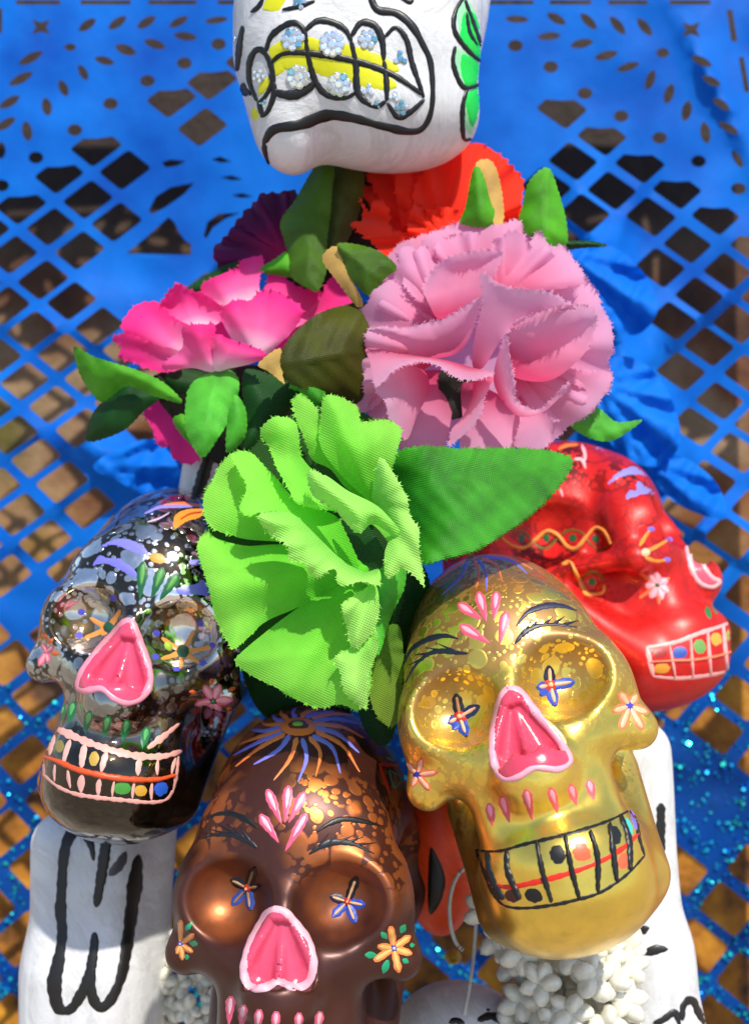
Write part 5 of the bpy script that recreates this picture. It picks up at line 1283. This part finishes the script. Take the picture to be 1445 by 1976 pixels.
sheet_thing('cut_paper_banner', [(-160, -140), (1600, -140), (1600, 2200), (-160, 2200)], HOLES, BY, M_BLUE, 'bright blue cut-paper banner with lattice, leaf and dot holes hanging behind everything', 'paper banner', 20, banner_depth)

# glitter on it: far too many flakes to count
V = []; F = []
HOLES_LOW = [h for h in HOLES if h[:, 1].max() > 1300]
tries = 0
while len(F) < 4200 and tries < 30000:
    tries += 1
    x = RNG.uniform(-20, 1465); y = 2000 - 700 * RNG.random() ** 1.6
    if any((h.min(0) < (x, y)).all() and (h.max(0) > (x, y)).all() and inside(np.array([[x, y]]), h)[0] for h in HOLES_LOW): continue
    r = RNG.choice((.0022, .003, .004, .006)); c = W(x, y, BY + banner_depth(x, y) - .008)
    nrm = Vector((RNG.gauss(0, .5), -1, RNG.gauss(.35, .5))).normalized(); a = nrm.orthogonal().normalized(); b2 = nrm.cross(a); k0 = len(V)
    for i in range(6): V.append(c + (a * math.cos(i * math.pi / 3) + b2 * math.sin(i * math.pi / 3)) * r)
    F.append(tuple(range(k0, k0 + 6)))
m = bpy.data.materials.new('teal_glitter'); t, b = nodes(m)
tc = t.nodes.new('ShaderNodeTexCoord'); wn_ = t.nodes.new('ShaderNodeTexNoise'); wn_.inputs['Scale'].default_value = 40; t.links.new(tc.outputs['Object'], wn_.inputs['Vector'])
cr = ramp(t, [(.35, lin('#0a5ad0')), (.5, lin('#18a8c8')), (.65, lin('#30d0b0'))]); t.links.new(wn_.outputs['Fac'], cr.inputs[0]); t.links.new(cr.outputs[0], b.inputs['Base Color'])
b.inputs['Metallic'].default_value = .8; b.inputs['Roughness'].default_value = .2
gl = mesh_obj('glitter', V, F, m, smooth=False); gl['kind'] = 'stuff'; tag(gl, 'teal and blue glitter flakes scattered over the lower half of the blue cut-paper banner', 'glitter')

# crumpled blue paper ends beside the flowers
M_TISSUE = paper_mat('light_blue_tissue', '#0064d0', '#1080ea', .3, .65)
for lab, pts, y in (('crumpled bright blue paper twist right of the pale pink carnation', [(1090, 490), (1150, 468), (1205, 490), (1250, 540), (1268, 600), (1230, 645), (1180, 632), (1140, 580), (1100, 560)], .75),
                    ('crumpled bright blue paper fold above the red skull ornament', [(1150, 740), (1180, 690), (1240, 700), (1290, 760), (1312, 850), (1270, 900), (1200, 880), (1160, 820)], .8),
                    ('pale blue paper curl right of the red skull forehead', [(1245, 890), (1310, 880), (1380, 930), (1400, 1000), (1330, 985), (1280, 950)], .85),
                    ('crumpled blue paper fold left of the silver skull crown', [(180, 900), (240, 860), (300, 850), (345, 900), (360, 965), (290, 960), (230, 930)], .8)):
    o = sheet('crumpled_paper', [(p[0], p[1], y) for p in pts], M_TISSUE, None, step=7, bulge=0, wav=(-.045, .02), crease=(pts[0][:2], pts[len(pts) // 2][:2], .45), ribs=(pts[0][0], pts[0][1], 14, .02))
    tag(o, lab, 'crumpled paper', 'crumpled blue paper pieces')

# ---------------------------------------------------------------- the wall behind and the ground
m = bpy.data.materials.new('brown_ochre_backing'); t, b = nodes(m); L = t.links.new
tc = t.nodes.new('ShaderNodeTexCoord')
n1 = t.nodes.new('ShaderNodeTexNoise'); n1.inputs['Scale'].default_value = 2.2; n1.inputs['Detail'].default_value = 6
n2 = t.nodes.new('ShaderNodeTexNoise'); n2.inputs['Scale'].default_value = 9; n2.inputs['Detail'].default_value = 5
L(tc.outputs['Object'], n1.inputs['Vector']); L(tc.outputs['Object'], n2.inputs['Vector'])
c1 = ramp(t, [(.3, lin('#341a0c')), (.43, lin('#6c3f1a')), (.56, lin('#8c7050')), (.7, lin('#5a501a'))]); L(n1.outputs['Fac'], c1.inputs[0])
c2 = ramp(t, [(.3, lin('#3c1e08')), (.5, lin('#a06412')), (.7, lin('#c88a1e'))]); L(n2.outputs['Fac'], c2.inputs[0])
sp = t.nodes.new('ShaderNodeSeparateXYZ'); L(tc.outputs['Object'], sp.inputs[0])
mr = t.nodes.new('ShaderNodeMapRange'); mr.inputs['From Min'].default_value = .2; mr.inputs['From Max'].default_value = -.9; L(sp.outputs['Z'], mr.inputs['Value'])
mx = t.nodes.new('ShaderNodeMixRGB'); L(mr.outputs[0], mx.inputs[0]); L(c1.outputs[0], mx.inputs[1]); L(c2.outputs[0], mx.inputs[2])
mr2 = t.nodes.new('ShaderNodeMapRange'); mr2.inputs['From Min'].default_value = .45; mr2.inputs['From Max'].default_value = 1.0; L(sp.outputs['Z'], mr2.inputs['Value'])
mx2 = t.nodes.new('ShaderNodeMixRGB'); L(mr2.outputs[0], mx2.inputs[0]); L(mx.outputs[0], mx2.inputs[1]); mx2.inputs[2].default_value = lin('#2c1e12')
L(mx2.outputs[0], b.inputs['Base Color']); b.inputs['Roughness'].default_value = .8
bp = t.nodes.new('ShaderNodeBump'); bp.inputs['Strength'].default_value = .5; bp.inputs['Distance'].default_value = .05; L(n2.outputs['Fac'], bp.inputs['Height']); L(bp.outputs[0], b.inputs['Normal'])
bm = bmesh.new(); bmesh.ops.create_cube(bm, size=1)
for v in bm.verts: v.co = Vector((v.co.x * 4.4, v.co.y * .1, v.co.z * 4.4))
me = bpy.data.meshes.new('backing_wall'); bm.to_mesh(me); bm.free(); me.materials.append(m)
o = bpy.data.objects.new('backing_wall', me); COL.objects.link(o); o.location = (0, 1.62, 0); o['kind'] = 'structure'
m = bpy.data.materials.new('pale_bounce_ground'); t, b = nodes(m)
tc = t.nodes.new('ShaderNodeTexCoord'); nz = t.nodes.new('ShaderNodeTexNoise'); nz.inputs['Scale'].default_value = 1.5; nz.inputs['Detail'].default_value = 8
t.links.new(tc.outputs['Object'], nz.inputs['Vector']); cr = ramp(t, [(.3, lin('#7a7064')), (.7, lin('#a89c8c'))]); t.links.new(nz.outputs['Fac'], cr.inputs[0]); t.links.new(cr.outputs[0], b.inputs['Base Color']); b.inputs['Roughness'].default_value = .9
o = mesh_obj('ground', [(-60, -60, -2.4), (60, -60, -2.4), (60, 60, -2.4), (-60, 60, -2.4)], [(0, 1, 2, 3)], m); o['kind'] = 'structure'; o['level'] = 1  # unseen ground, added to bounce sunlight up at the skulls

# ---------------------------------------------------------------- everything stands in the tilted frame of the photograph
bpy.context.view_layer.update()
for o in list(COL.objects):
    if o.parent is None and o.type in {'MESH', 'EMPTY'} and not o.get('level'):
        o.matrix_world = TILT @ o.matrix_basis
